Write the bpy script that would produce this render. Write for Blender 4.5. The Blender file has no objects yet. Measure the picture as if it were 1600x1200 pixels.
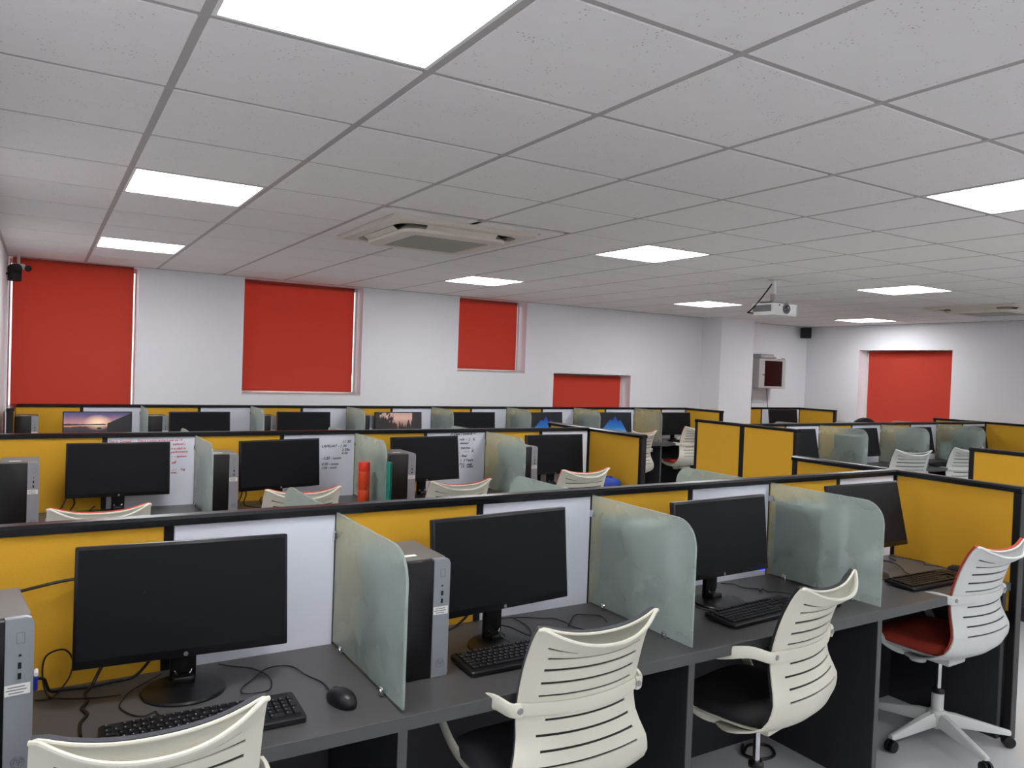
import bpy, bmesh, math, random
from mathutils import Vector, Matrix
import numpy as np

random.seed(7)
C = bpy.context.scene.collection
PI = math.pi
R = math.radians
CEIL = 2.431
DESK = 0.715

# ------------------------------------------------------------------ camera, world, exposure
def srgb(h):
    def f(c):
        c /= 255.0
        return c / 12.92 if c <= .04045 else ((c + .055) / 1.055) ** 2.4
    return tuple(f(v) for v in h) + (1.0,)

cam = bpy.data.cameras.new('camera')
cam_o = bpy.data.objects.new('camera', cam)
C.objects.link(cam_o)
YAW, PIT, ROL, FOC = .548634, -.019965, .035954, 1203.1
_f = Vector((math.cos(PIT) * math.sin(YAW), math.cos(PIT) * math.cos(YAW), math.sin(PIT)))
_r = Vector((math.cos(YAW), -math.sin(YAW), 0))
_u = _r.cross(_f)
r2 = math.cos(ROL) * _r + math.sin(ROL) * _u
u2 = -math.sin(ROL) * _r + math.cos(ROL) * _u
cam_o.matrix_world = Matrix(((r2.x, u2.x, -_f.x, -.3203), (r2.y, u2.y, -_f.y, -2.0167), (r2.z, u2.z, -_f.z, 1.6), (0, 0, 0, 1)))
cam.sensor_width = 36
cam.lens = FOC / 1600 * 36
cam.clip_start = .05
sc = bpy.context.scene
sc.camera = cam_o
sc.view_settings.view_transform = 'Standard'
sc.view_settings.look = 'None'
sc.view_settings.exposure = 0.17
sc.view_settings.gamma = 1
sc.view_settings.use_curve_mapping = False

world = bpy.data.worlds.new('world')
sc.world = world
world.use_nodes = True
bg = world.node_tree.nodes['Background']
bg.inputs[0].default_value = (.86, .93, 1, 1)
bg.inputs[1].default_value = 2.6
LAMP = 21.0

# ------------------------------------------------------------------ materials
def pm(name, col, rough=.5, metal=0, var=.04, bump=0, scale=40, spec=.5, emit=0, aniso=None, trans=0, ior=1.45):
    m = bpy.data.materials.new(name)
    m.use_nodes = True
    nt = m.node_tree
    b = nt.nodes['Principled BSDF']
    c = srgb(col)
    tc = nt.nodes.new('ShaderNodeTexCoord')
    src = tc.outputs['Object']
    if aniso:
        mp = nt.nodes.new('ShaderNodeMapping')
        mp.inputs['Scale'].default_value = aniso
        nt.links.new(src, mp.inputs[0])
        src = mp.outputs[0]
    nz = nt.nodes.new('ShaderNodeTexNoise')
    nz.inputs['Scale'].default_value = scale
    nz.inputs['Detail'].default_value = 4
    nt.links.new(src, nz.inputs['Vector'])
    mx = nt.nodes.new('ShaderNodeMix')
    mx.data_type = 'RGBA'
    mx.inputs[6].default_value = tuple(v * (1 - var) for v in c[:3]) + (1,)
    mx.inputs[7].default_value = tuple(min(1, v * (1 + var)) for v in c[:3]) + (1,)
    nt.links.new(nz.outputs[0], mx.inputs[0])
    nt.links.new(mx.outputs[2], b.inputs['Base Color'])
    b.inputs['Roughness'].default_value = rough
    b.inputs['Metallic'].default_value = metal
    b.inputs['Specular IOR Level'].default_value = spec
    b.inputs['Transmission Weight'].default_value = trans
    b.inputs['IOR'].default_value = ior
    if emit:
        b.inputs['Emission Color'].default_value = c
        b.inputs['Emission Strength'].default_value = emit
    if bump:
        bp = nt.nodes.new('ShaderNodeBump')
        bp.inputs['Strength'].default_value = bump
        bp.inputs['Distance'].default_value = .002
        nt.links.new(nz.outputs[0], bp.inputs['Height'])
        nt.links.new(bp.outputs[0], b.inputs['Normal'])
    return m

M = {}
M['wall'] = pm('white_wall_paint', (233, 233, 237), .55, var=.015, bump=.05, scale=60)
M['ceil_slab'] = pm('ceiling_slab', (200, 198, 196), .9)
M['grid'] = pm('ceiling_grid_metal', (172, 169, 167), .5, var=.02)
M['floor'] = pm('polished_floor', (196, 198, 200), .18, var=.03, scale=3)
M['black'] = pm('black_plastic', (16, 17, 19), .42, var=.1, bump=.05, scale=300)
M['blackmetal'] = pm('black_powder_coat', (20, 19, 21), .35, var=.08, scale=200)
M['rail'] = pm('dark_anodised_rail', (42, 43, 46), .26, metal=.7, var=.05, aniso=(1, 30, 30))
M['yellow'] = pm('yellow_fabric', (214, 163, 50), .85, var=.07, bump=.35, scale=420, spec=.15)
M['white'] = pm('whiteboard_laminate', (222, 224, 234), .28, var=.015, scale=6)
M['desk'] = pm('charcoal_laminate', (72, 70, 70), .36, var=.07, scale=90, aniso=(1, 12, 1))
M['deskedge'] = pm('grey_edge_band', (78, 80, 80), .45, var=.05, scale=80)
M['carcass'] = pm('dark_laminate', (42, 43, 47), .5, var=.08, scale=90)
M['shell'] = pm('cream_plastic', (214, 211, 195), .38, var=.02, bump=.03, scale=250)
M['shell2'] = pm('light_grey_plastic', (207, 210, 206), .38, var=.02, bump=.03, scale=250)
M['padblack'] = pm('black_upholstery', (24, 24, 26), .75, var=.15, bump=.3, scale=350)
M['padgrey'] = pm('grey_upholstery', (74, 74, 80), .85, var=.12, bump=.3, scale=350)
M['padred'] = pm('red_upholstery', (176, 62, 44), .85, var=.12, bump=.3, scale=350)
M['padblue'] = pm('blue_upholstery', (44, 66, 150), .8, var=.12, bump=.3, scale=350)
M['chrome'] = pm('chrome', (210, 212, 214), .15, metal=1, var=.03)
M['steel'] = pm('grey_metal', (150, 152, 155), .4, metal=.6, var=.05)
M['screen'] = pm('dark_screen', (15, 17, 21), .5, var=.05, scale=8, spec=.2)
M['bezel'] = pm('bezel_plastic', (13, 13, 15), .32, var=.1, scale=200)
M['case'] = pm('tower_steel', (112, 106, 102), .5, metal=.25, var=.05, scale=120)
M['silver'] = pm('silver_bezel', (150, 154, 159), .4, metal=.35, var=.03, scale=100, aniso=(20, 1, 1))
M['towerfront'] = pm('tower_black_front', (9, 10, 12), .4, var=.2, scale=200)
M['hole'] = pm('port_black', (4, 4, 5), .6)
M['label'] = pm('paper_label', (226, 226, 220), .7, var=.03)
M['ink'] = pm('grey_ink', (70, 70, 74), .8)
M['logo'] = pm('logo_grey', (112, 114, 118), .35, metal=.4)
M['keyboard'] = pm('keyboard_plastic', (17, 17, 19), .45, var=.1, bump=.05, scale=300)
M['mouse'] = pm('mouse_plastic', (22, 23, 25), .38, var=.1, scale=200)
M['cable'] = pm('cable_rubber', (11, 11, 12), .45, var=.1)
M['vgablue'] = pm('blue_plug', (26, 44, 140), .45)
M['whiteplastic'] = pm('white_plastic', (228, 228, 226), .4, var=.02)
M['acplastic'] = pm('ac_plastic', (214, 208, 196), .45, var=.02)
M['acgrille'] = pm('ac_grille', (172, 170, 160), .6, var=.03)
M['acdark'] = pm('ac_slot', (40, 38, 36), .8)
M['projgrey'] = pm('projector_grille', (104, 106, 112), .5)
M['lens'] = pm('lens_glass', (24, 28, 27), .08, spec=.8)
M['cabinet'] = pm('grey_cabinet_steel', (176, 174, 172), .4, var=.02)
M['cabglass'] = pm('tinted_door_glass', (20, 9, 11), .22, spec=.4)
M['speaker'] = pm('speaker_black', (12, 12, 13), .6, bump=.3, scale=400)
M['frame'] = pm('window_frame', (222, 222, 222), .4)
M['barwhite'] = pm('blind_bar', (236, 222, 214), .4)
M['redbottle'] = pm('red_bottle_plastic', (206, 70, 36), .3, var=.08, scale=12)
M['redcap'] = pm('red_cap', (214, 52, 26), .35, var=.05)
M['teal'] = pm('teal_folder', (24, 138, 118), .5, var=.08)
M['redink'] = pm('red_marker', (196, 52, 74), .7)
M['blackink'] = pm('black_marker', (36, 38, 46), .7)
M['fainink'] = pm('faint_marker', (182, 182, 190), .7)
M['led'] = pm('blue_led', (30, 40, 255), .4, emit=4)
M['cream'] = pm('cream_key_mark', (170, 172, 176), .6)

def tile_mat():
    m = pm('mineral_fibre_tile', (234, 231, 229), .92, var=.03, scale=14)
    nt = m.node_tree
    b = nt.nodes['Principled BSDF']
    tc = nt.nodes.new('ShaderNodeTexCoord')
    oi = nt.nodes.new('ShaderNodeObjectInfo')
    ad = nt.nodes.new('ShaderNodeVectorMath'); ad.operation = 'ADD'
    sc_ = nt.nodes.new('ShaderNodeVectorMath'); sc_.operation = 'SCALE'
    nt.links.new(oi.outputs['Location'], sc_.inputs[0]); sc_.inputs['Scale'].default_value = 3.7
    nt.links.new(tc.outputs['Object'], ad.inputs[0]); nt.links.new(sc_.outputs[0], ad.inputs[1])
    vo = nt.nodes.new('ShaderNodeTexVoronoi'); vo.inputs['Scale'].default_value = 62
    nt.links.new(ad.outputs[0], vo.inputs['Vector'])
    n2 = nt.nodes.new('ShaderNodeTexNoise'); n2.inputs['Scale'].default_value = 9
    nt.links.new(ad.outputs[0], n2.inputs['Vector'])
    th = nt.nodes.new('ShaderNodeMapRange')
    th.inputs['From Min'].default_value = .40; th.inputs['From Max'].default_value = .66
    th.inputs['To Min'].default_value = .05; th.inputs['To Max'].default_value = .19
    nt.links.new(n2.outputs[0], th.inputs[0])
    lt = nt.nodes.new('ShaderNodeMath'); lt.operation = 'LESS_THAN'
    nt.links.new(vo.outputs['Distance'], lt.inputs[0]); nt.links.new(th.outputs[0], lt.inputs[1])
    old = b.inputs['Base Color'].links[0].from_socket
    mx = nt.nodes.new('ShaderNodeMix'); mx.data_type = 'RGBA'
    nt.links.new(lt.outputs[0], mx.inputs[0]); nt.links.new(old, mx.inputs[6])
    mx.inputs[7].default_value = srgb((186, 183, 180))
    nt.links.new(mx.outputs[2], b.inputs['Base Color'])
    return m
M['tile'] = tile_mat()

def lamp_mat():
    m = bpy.data.materials.new('lit_diffuser'); m.use_nodes = True
    nt = m.node_tree; nt.nodes.clear()
    e = nt.nodes.new('ShaderNodeEmission'); o = nt.nodes.new('ShaderNodeOutputMaterial')
    e.inputs[0].default_value = (.97, .98, 1, 1); e.inputs[1].default_value = LAMP
    nt.links.new(e.outputs[0], o.inputs[0])
    return m
M['lamp'] = lamp_mat()

def glass_mat():
    m = bpy.data.materials.new('frosted_glass'); m.use_nodes = True
    nt = m.node_tree; nt.nodes.clear()
    o = nt.nodes.new('ShaderNodeOutputMaterial')
    g = nt.nodes.new('ShaderNodeBsdfPrincipled')
    g.inputs['Base Color'].default_value = srgb((218, 236, 230))
    g.inputs['Transmission Weight'].default_value = 1
    g.inputs['IOR'].default_value = 1.3
    tc = nt.nodes.new('ShaderNodeTexCoord')
    nz = nt.nodes.new('ShaderNodeTexNoise'); nz.inputs['Scale'].default_value = 7; nz.inputs['Detail'].default_value = 3
    nt.links.new(tc.outputs['Object'], nz.inputs['Vector'])
    g.inputs['Roughness'].default_value = .27
    d = nt.nodes.new('ShaderNodeBsdfDiffuse'); d.inputs[0].default_value = srgb((232, 240, 236))
    t = nt.nodes.new('ShaderNodeBsdfTranslucent'); t.inputs[0].default_value = srgb((226, 240, 234))
    a = nt.nodes.new('ShaderNodeMixShader'); a.inputs[0].default_value = .5
    nt.links.new(d.outputs[0], a.inputs[1]); nt.links.new(t.outputs[0], a.inputs[2])
    b = nt.nodes.new('ShaderNodeMixShader')
    m2 = nt.nodes.new('ShaderNodeMapRange'); m2.inputs['To Min'].default_value = .19; m2.inputs['To Max'].default_value = .34
    nz.inputs['Scale'].default_value = 5; nt.links.new(nz.outputs[0], m2.inputs[0]); nt.links.new(m2.outputs[0], b.inputs[0])
    nt.links.new(g.outputs[0], b.inputs[1]); nt.links.new(a.outputs[0], b.inputs[2])
    nt.links.new(b.outputs[0], o.inputs[0])
    return m
M['frost'] = glass_mat()

def pane_mat():
    m = bpy.data.materials.new('window_pane_glass'); m.use_nodes = True
    nt = m.node_tree; nt.nodes.clear()
    o = nt.nodes.new('ShaderNodeOutputMaterial')
    t = nt.nodes.new('ShaderNodeBsdfTransparent'); t.inputs[0].default_value = (.93, .96, .95, 1)
    g = nt.nodes.new('ShaderNodeBsdfGlossy'); g.inputs['Roughness'].default_value = .02
    f = nt.nodes.new('ShaderNodeFresnel'); f.inputs[0].default_value = 1.45
    a = nt.nodes.new('ShaderNodeMixShader')
    nt.links.new(f.outputs[0], a.inputs[0]); nt.links.new(t.outputs[0], a.inputs[1]); nt.links.new(g.outputs[0], a.inputs[2])
    nt.links.new(a.outputs[0], o.inputs[0])
    return m
M['pane'] = pane_mat()

def blind_mat():
    m = bpy.data.materials.new('orange_red_blind_fabric'); m.use_nodes = True
    nt = m.node_tree; nt.nodes.clear()
    o = nt.nodes.new('ShaderNodeOutputMaterial')
    tc = nt.nodes.new('ShaderNodeTexCoord')
    nz = nt.nodes.new('ShaderNodeTexNoise'); nz.inputs['Scale'].default_value = 240
    nt.links.new(tc.outputs['Object'], nz.inputs['Vector'])
    mx = nt.nodes.new('ShaderNodeMix'); mx.data_type = 'RGBA'
    mx.inputs[6].default_value = srgb((198, 86, 72)); mx.inputs[7].default_value = srgb((208, 95, 80))
    nt.links.new(nz.outputs[0], mx.inputs[0])
    d = nt.nodes.new('ShaderNodeBsdfDiffuse'); t = nt.nodes.new('ShaderNodeBsdfTranslucent')
    nt.links.new(mx.outputs[2], d.inputs[0])
    t.inputs[0].default_value = srgb((214, 100, 78))
    a = nt.nodes.new('ShaderNodeMixShader'); a.inputs[0].default_value = .08
    nt.links.new(d.outputs[0], a.inputs[1]); nt.links.new(t.outputs[0], a.inputs[2])
    nt.links.new(a.outputs[0], o.inputs[0])
    return m
M['blind'] = blind_mat()

# lit screens: procedural pictures in object space (x across, z up; screen half-size .25 x .14)
def screen_mat(kind):
    m = bpy.data.materials.new('lit_screen_' + kind); m.use_nodes = True
    nt = m.node_tree; nt.nodes.clear()
    N = nt.nodes.new; L = nt.links.new
    o = N('ShaderNodeOutputMaterial')
    tc = N('ShaderNodeTexCoord'); sp = N('ShaderNodeSeparateXYZ'); L(tc.outputs['Object'], sp.inputs[0])
    def math_(op, a, b=None):
        n = N('ShaderNodeMath'); n.operation = op
        for i, v in enumerate((a, b)):
            if v is None: continue
            if isinstance(v, (int, float)): n.inputs[i].default_value = v
            else: L(v, n.inputs[i])
        return n.outputs[0]
    def mix(f, a, b):
        n = N('ShaderNodeMix'); n.data_type = 'RGBA'; L(f, n.inputs[0])
        for i, v in ((6, a), (7, b)):
            if isinstance(v, tuple): n.inputs[i].default_value = v
            else: L(v, n.inputs[i])
        return n.outputs[2]
    def ramp(fac, stops):
        n = N('ShaderNodeValToRGB'); L(fac, n.inputs[0])
        cr = n.color_ramp
        while len(cr.elements) < len(stops): cr.elements.new(.5)
        for e, (p, c) in zip(cr.elements, stops): e.position = p; e.color = srgb(c)
        return n.outputs[0]
    X, Z = sp.outputs[0], sp.outputs[2]
    nz = N('ShaderNodeTexNoise'); L(tc.outputs['Object'], nz.inputs['Vector'])
    if kind == 'sunset':
        nz.inputs['Scale'].default_value = 12
        zz = math_('ADD', math_('MULTIPLY', Z, 3.6), .5)
        sky = ramp(math_('ADD', zz, math_('MULTIPLY', nz.outputs[0], .12)), [(0, (16, 15, 20)), (.40, (34, 30, 38)), (.62, (66, 50, 60)), (.655, (200, 134, 104)), (.80, (160, 114, 122)), (1, (74, 66, 112))])
        dx = math_('MULTIPLY', X, 1.0); dz = math_('SUBTRACT', Z, .055)
        rr = math_('SQRT', math_('ADD', math_('MULTIPLY', dx, dx), math_('MULTIPLY', math_('MULTIPLY', dz, dz), 2.5)))
        glow = math_('MAXIMUM', math_('SUBTRACT', 1.0, math_('MULTIPLY', rr, 9.0)), 0.0)
        c1 = mix(glow, sky, srgb((255, 214, 176)))
        hill = math_('LESS_THAN', Z, math_('ADD', math_('MULTIPLY', math_('SUBTRACT', X, .07), .5), .045))
        right = math_('GREATER_THAN', X, .07)
        land = math_('MULTIPLY', math_('MULTIPLY', hill, right), math_('GREATER_THAN', Z, -.14))
        c2 = mix(land, c1, srgb((22, 22, 26)))
        ridge = math_('MULTIPLY', math_('LESS_THAN', math_('ABSOLUTE', math_('SUBTRACT', Z, .036)), math_('MULTIPLY', nz.outputs[0], .012)), math_('LESS_THAN', X, .06))
        c3 = mix(ridge, c2, srgb((34, 28, 36)))
        bx = math_('MULTIPLY', math_('SUBTRACT', X, .01), .5); bz = math_('SUBTRACT', Z, .003)
        boat = math_('LESS_THAN', math_('SQRT', math_('ADD', math_('MULTIPLY', bx, bx), math_('MULTIPLY', bz, bz))), .009)
        col = mix(boat, c3, srgb((16, 14, 16))); st = 1.0
    elif kind == 'forest':
        nz.inputs['Scale'].default_value = 16; nz.inputs['Detail'].default_value = 6
        sky = ramp(math_('ADD', math_('MULTIPLY', Z, 3.0), .5), [(0, (40, 26, 26)), (.5, (150, 110, 100)), (.75, (222, 178, 164)), (1, (196, 150, 146))])
        wv = N('ShaderNodeTexNoise'); wv.noise_dimensions = '1D'; wv.inputs['Scale'].default_value = 42; wv.inputs['Detail'].default_value = 3
        L(X, wv.inputs['W'])
        top = math_('ADD', math_('MULTIPLY', math_('SUBTRACT', wv.outputs[0], .5), .34), math_('ADD', math_('MULTIPLY', math_('ABSOLUTE', math_('SUBTRACT', X, .03)), .55), -.005))
        c1 = mix(math_('LESS_THAN', Z, top), sky, srgb((34, 24, 26)))
        leaf = math_('MULTIPLY', math_('GREATER_THAN', nz.outputs[0], .5), math_('LESS_THAN', X, -.06))
        c2 = mix(leaf, c1, srgb((26, 24, 24)))
        col = mix(math_('GREATER_THAN', X, .15), c2, srgb((40, 30, 34))); st = .7
    else:
        nz.inputs['Scale'].default_value = 30; nz.inputs['Detail'].default_value = 4
        dz = math_('ADD', Z, .10)
        tri = lambda x0, hh, sl_: math_('SUBTRACT', hh, math_('MULTIPLY', math_('ABSOLUTE', math_('SUBTRACT', X, x0)), sl_))
        peak = math_('ADD', math_('MAXIMUM', math_('MAXIMUM', tri(.0, .205, 1.7), tri(-.07, .165, 1.0)), math_('MAXIMUM', tri(.075, .165, 1.5), tri(-.12, .10, .8))), math_('MULTIPLY', math_('SUBTRACT', nz.outputs[0], .5), .05))
        ins = math_('MULTIPLY', math_('LESS_THAN', dz, peak), math_('GREATER_THAN', dz, .0))
        blue = ramp(math_('ADD', math_('MULTIPLY', dz, 5.0), math_('MULTIPLY', nz.outputs[0], .2)), [(0, (120, 150, 170)), (.4, (34, 108, 176)), (1, (26, 56, 150))])
        col = mix(ins, srgb((20, 22, 28)), blue); st = .8
    e = N('ShaderNodeEmission'); L(col, e.inputs[0]); e.inputs[1].default_value = st
    g = N('ShaderNodeBsdfGlossy'); g.inputs[0].default_value = (.04, .04, .04, 1); g.inputs['Roughness'].default_value = .3
    a = N('ShaderNodeAddShader'); L(e.outputs[0], a.inputs[0]); L(g.outputs[0], a.inputs[1])
    L(a.outputs[0], o.inputs[0])
    return m

# ------------------------------------------------------------------ mesh helpers
class MB:
    def __init__(s): s.bm = bmesh.new()
    def _xf(s, vs, mat):
        if mat is not None: bmesh.ops.transform(s.bm, matrix=mat, verts=vs)
    def box(s, c, d, bev=0, seg=2, mat=None):
        r = bmesh.ops.create_cube(s.bm, size=1)
        vs = r['verts']
        for v in vs: v.co = Vector((v.co.x * d[0] + c[0], v.co.y * d[1] + c[1], v.co.z * d[2] + c[2]))
        if bev:
            es = list({e for v in vs for e in v.link_edges})
            q = bmesh.ops.bevel(s.bm, geom=es, offset=bev, segments=seg, affect='EDGES', profile=.5)
            vs = list({v for f in q['faces'] for v in f.verts} | {v for v in vs if v.is_valid})
        s._xf(vs, mat)
        return s
    def lathe(s, prof, n=24, c=(0, 0, 0), mat=None, sx=1, sy=1):
        rings = []; new = []
        for r, z in prof:
            if r < 1e-6:
                v = s.bm.verts.new((c[0], c[1], c[2] + z)); rings.append([v]); new.append(v)
            else:
                ring = [s.bm.verts.new((c[0] + sx * r * math.cos(2 * PI * i / n), c[1] + sy * r * math.sin(2 * PI * i / n), c[2] + z)) for i in range(n)]
                rings.append(ring); new += ring
        for a, b in zip(rings, rings[1:]):
            for i in range(n):
                j = (i + 1) % n
                if len(a) == 1 and len(b) == 1: continue
                if len(a) == 1: s.bm.faces.new((a[0], b[j], b[i]))
                elif len(b) == 1: s.bm.faces.new((a[i], a[j], b[0]))
                else: s.bm.faces.new((a[i], a[j], b[j], b[i]))
        s._xf(new, mat)
        return s
    def cyl(s, p0, p1, r0, r1=None, n=12):
        r1 = r0 if r1 is None else r1
        p0, p1 = Vector(p0), Vector(p1)
        d = p1 - p0
        q = d.to_track_quat('Z', 'Y').to_matrix().to_4x4()
        return s.lathe([(0, 0), (r0, 0), (r1, d.length), (0, d.length)], n, mat=Matrix.Translation(p0) @ q)
    def tube(s, pts, r, n=6, closed=False, flat=None):
        P = [Vector(p) for p in pts]
        k = len(P); rings = []
        up = Vector((0, 0, 1)); prev = None
        for i, p in enumerate(P):
            a = P[(i - 1) % k] if (closed or i > 0) else p
            b = P[(i + 1) % k] if (closed or i < k - 1) else p
            t = (b - a).normalized()
            if prev is None:
                nn = t.cross(up)
                if nn.length < 1e-3: nn = t.cross(Vector((0, 1, 0)))
                nn.normalize()
            else:
                nn = (prev - prev.dot(t) * t)
                if nn.length < 1e-6: nn = t.cross(up)
                nn.normalize()
            prev = nn
            bb = t.cross(nn)
            rr = r[i] if isinstance(r, (list, tuple)) else r
            fx, fy = flat[i] if flat else (1, 1)
            rings.append([s.bm.verts.new(p + rr * (fx * math.cos(2 * PI * j / n) * nn + fy * math.sin(2 * PI * j / n) * bb)) for j in range(n)])
        m = k if closed else k - 1
        for i in range(m):
            a, b = rings[i], rings[(i + 1) % k]
            for j in range(n):
                q = (j + 1) % n
                s.bm.faces.new((a[j], a[q], b[q], b[j]))
        if not closed:
            s.bm.faces.new(list(reversed(rings[0]))); s.bm.faces.new(rings[-1])
        return s
    def strap(s, pts, w, t, side=(1, 0, 0)):
        """flat bar: width w along the cross direction, thickness t along side-ish normal"""
        P = [Vector(p) for p in pts]; k = len(P); rings = []
        S = Vector(side)
        for i, p in enumerate(P):
            a = P[max(i - 1, 0)]; b = P[min(i + 1, k - 1)]
            tt = (b - a).normalized()
            n1 = (S - S.dot(tt) * tt).normalized(); n2 = tt.cross(n1)
            ww = w[i] if isinstance(w, (list, tuple)) else w
            th = t[i] if isinstance(t, (list, tuple)) else t
            ring = []
            for (x, y) in ((-.5, -.3), (-.3, -.5), (.3, -.5), (.5, -.3), (.5, .3), (.3, .5), (-.3, .5), (-.5, .3)):
                ring.append(s.bm.verts.new(p + n1 * x * th + n2 * y * ww))
            rings.append(ring)
        for a, b in zip(rings, rings[1:]):
            for j in range(8):
                q = (j + 1) % 8
                s.bm.faces.new((a[j], a[q], b[q], b[j]))
        s.bm.faces.new(list(reversed(rings[0]))); s.bm.faces.new(rings[-1])
        return s
    def prism(s, poly, axis, lo, hi, bev=0):
        """poly of 2-tuples in the two other axes, extruded along axis"""
        def P(a, b, t):
            return {'x': (t, a, b), 'y': (a, t, b), 'z': (a, b, t)}[axis]
        A = [s.bm.verts.new(P(a, b, lo)) for a, b in poly]; B = [s.bm.verts.new(P(a, b, hi)) for a, b in poly]
        n = len(poly)
        fs = [s.bm.faces.new(A), s.bm.faces.new(B)]
        for i in range(n):
            j = (i + 1) % n
            fs.append(s.bm.faces.new((A[i], A[j], B[j], B[i])))
        if bev:
            es = list(fs[0].edges) + list(fs[1].edges)
            bmesh.ops.bevel(s.bm, geom=es, offset=bev, segments=2, affect='EDGES')
        return s
    def mesh(s, name, smooth=35):
        bmesh.ops.recalc_face_normals(s.bm, faces=s.bm.faces[:])
        me = bpy.data.meshes.new(name)
        s.bm.to_mesh(me); s.bm.free()
        if smooth:
            me.polygons.foreach_set('use_smooth', [True] * len(me.polygons))
            me.set_sharp_from_angle(angle=R(smooth))
        return me
    def build(s, name, mat, parent=None, loc=None, rot=None, smooth=35):
        me = s.mesh(name, smooth)
        me.materials.append(M[mat] if isinstance(mat, str) else mat)
        return link(name, me, parent, loc, rot)

def link(name, me, parent=None, loc=None, rot=None):
    o = bpy.data.objects.new(name, me)
    C.objects.link(o)
    if parent: o.parent = parent
    if loc is not None: o.location = loc
    if rot is not None: o.rotation_euler = rot
    return o

def tag(o, label, cat, group=None):
    o['label'] = label; o['category'] = cat
    if group: o['group'] = group
    return o

def thing(name, label, cat, loc=(0, 0, 0), rz=0, group=None):
    o = bpy.data.objects.new(name, None)
    o.empty_display_size = .1
    C.objects.link(o)
    o.location = loc; o.rotation_euler = (0, 0, rz)
    return tag(o, label, cat, group)

def struct(o): o['kind'] = 'structure'; return o

KIDS = {}
def copy_tree(o, parent=None):
    c = o.copy(); C.objects.link(c)
    if parent: c.parent = parent
    for ch in list(o.children): copy_tree(ch, c)
    return c

def dup(o, label, loc, rz=0):
    c = copy_tree(o)
    c.location = loc; c.rotation_euler = (0, 0, rz); c['label'] = label
    return c

def spline(pts, n=6, closed=False):
    P = [Vector(p) for p in pts]; out = []; k = len(P)
    for i in range(k if closed else k - 1):
        g = lambda j: P[j % k] if closed else P[max(0, min(k - 1, j))]
        a, b, c, d = g(i - 1), g(i), g(i + 1), g(i + 2)
        for t in range(n):
            t /= n
            out.append(.5 * ((2 * b) + (-a + c) * t + (2 * a - 5 * b + 4 * c - d) * t * t + (-a + 3 * b - 3 * c + d) * t ** 3))
    if not closed: out.append(P[-1])
    return out

def rrect(w, h, r, n=4, cx=0, cy=0):
    out = []
    for sx, sy, a0 in ((1, 1, 0), (-1, 1, 90), (-1, -1, 180), (1, -1, 270)):
        for i in range(n + 1):
            a = R(a0 + 90 * i / n)
            out.append((cx + sx * (w / 2 - r) + r * math.cos(a), cy + sy * (h / 2 - r) + r * math.sin(a)))
    return out

def text_mesh(s, size, shear=0, bold=0):
    cu = bpy.data.curves.new('text', 'FONT')
    cu.body = s; cu.size = size; cu.shear = shear; cu.resolution_u = 2
    cu.extrude = .0002; cu.offset = size * bold
    o = bpy.data.objects.new('text', cu); C.objects.link(o)
    dg = bpy.context.evaluated_depsgraph_get()
    me = bpy.data.meshes.new_from_object(o.evaluated_get(dg))
    bpy.data.objects.remove(o); bpy.data.curves.remove(cu)
    return me

# ------------------------------------------------------------------ room shell
X0, X1, Y0, Y1 = -.6, 10.1, -3.0, 6.05
struct(MB().box((4.75, 1.55, -.05), (11.3, 9.7, .1)).build('floor', 'floor'))
ceiling = struct(MB().box((4.75, 1.55, CEIL + .09), (11.3, 9.7, .1)).build('ceiling', 'ceil_slab'))

def wall_y(name, y, th, x0, x1, holes):
    """wall standing along x at y..y+th with rectangular holes (x0,x1,z0,z1)"""
    xs = sorted({x0, x1} | {h[0] for h in holes} | {h[1] for h in holes})
    zs = sorted({0, CEIL + .04} | {h[2] for h in holes} | {min(h[3], CEIL + .04) for h in holes})
    mb = MB()
    solid = [[not any(h[0] - 1e-6 <= (a + b) / 2 <= h[1] + 1e-6 and h[2] <= (c + d) / 2 <= h[3] for h in holes) for c, d in zip(zs, zs[1:])] for a, b in zip(xs, xs[1:])]
    V = {}
    def v(i, j, k):
        if (i, j, k) not in V: V[(i, j, k)] = mb.bm.verts.new((xs[i], y + th * k, zs[j]))
        return V[(i, j, k)]
    for i in range(len(xs) - 1):
        for j in range(len(zs) - 1):
            if not solid[i][j]: continue
            mb.bm.faces.new((v(i, j, 0), v(i + 1, j, 0), v(i + 1, j + 1, 0), v(i, j + 1, 0)))
            mb.bm.faces.new((v(i, j, 1), v(i, j + 1, 1), v(i + 1, j + 1, 1), v(i + 1, j, 1)))
            for di, dj, a, b in ((-1, 0, (i, j), (i, j + 1)), (1, 0, (i + 1, j), (i + 1, j + 1)), (0, -1, (i, j), (i + 1, j)), (0, 1, (i, j + 1), (i + 1, j + 1))):
                ii, jj = i + di, j + dj
                if 0 <= ii < len(solid) and 0 <= jj < len(zs) - 1 and solid[ii][jj]: continue
                mb.bm.faces.new((v(*a, 0), v(*b, 0), v(*b, 1), v(*a, 1)))
    return mb

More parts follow.
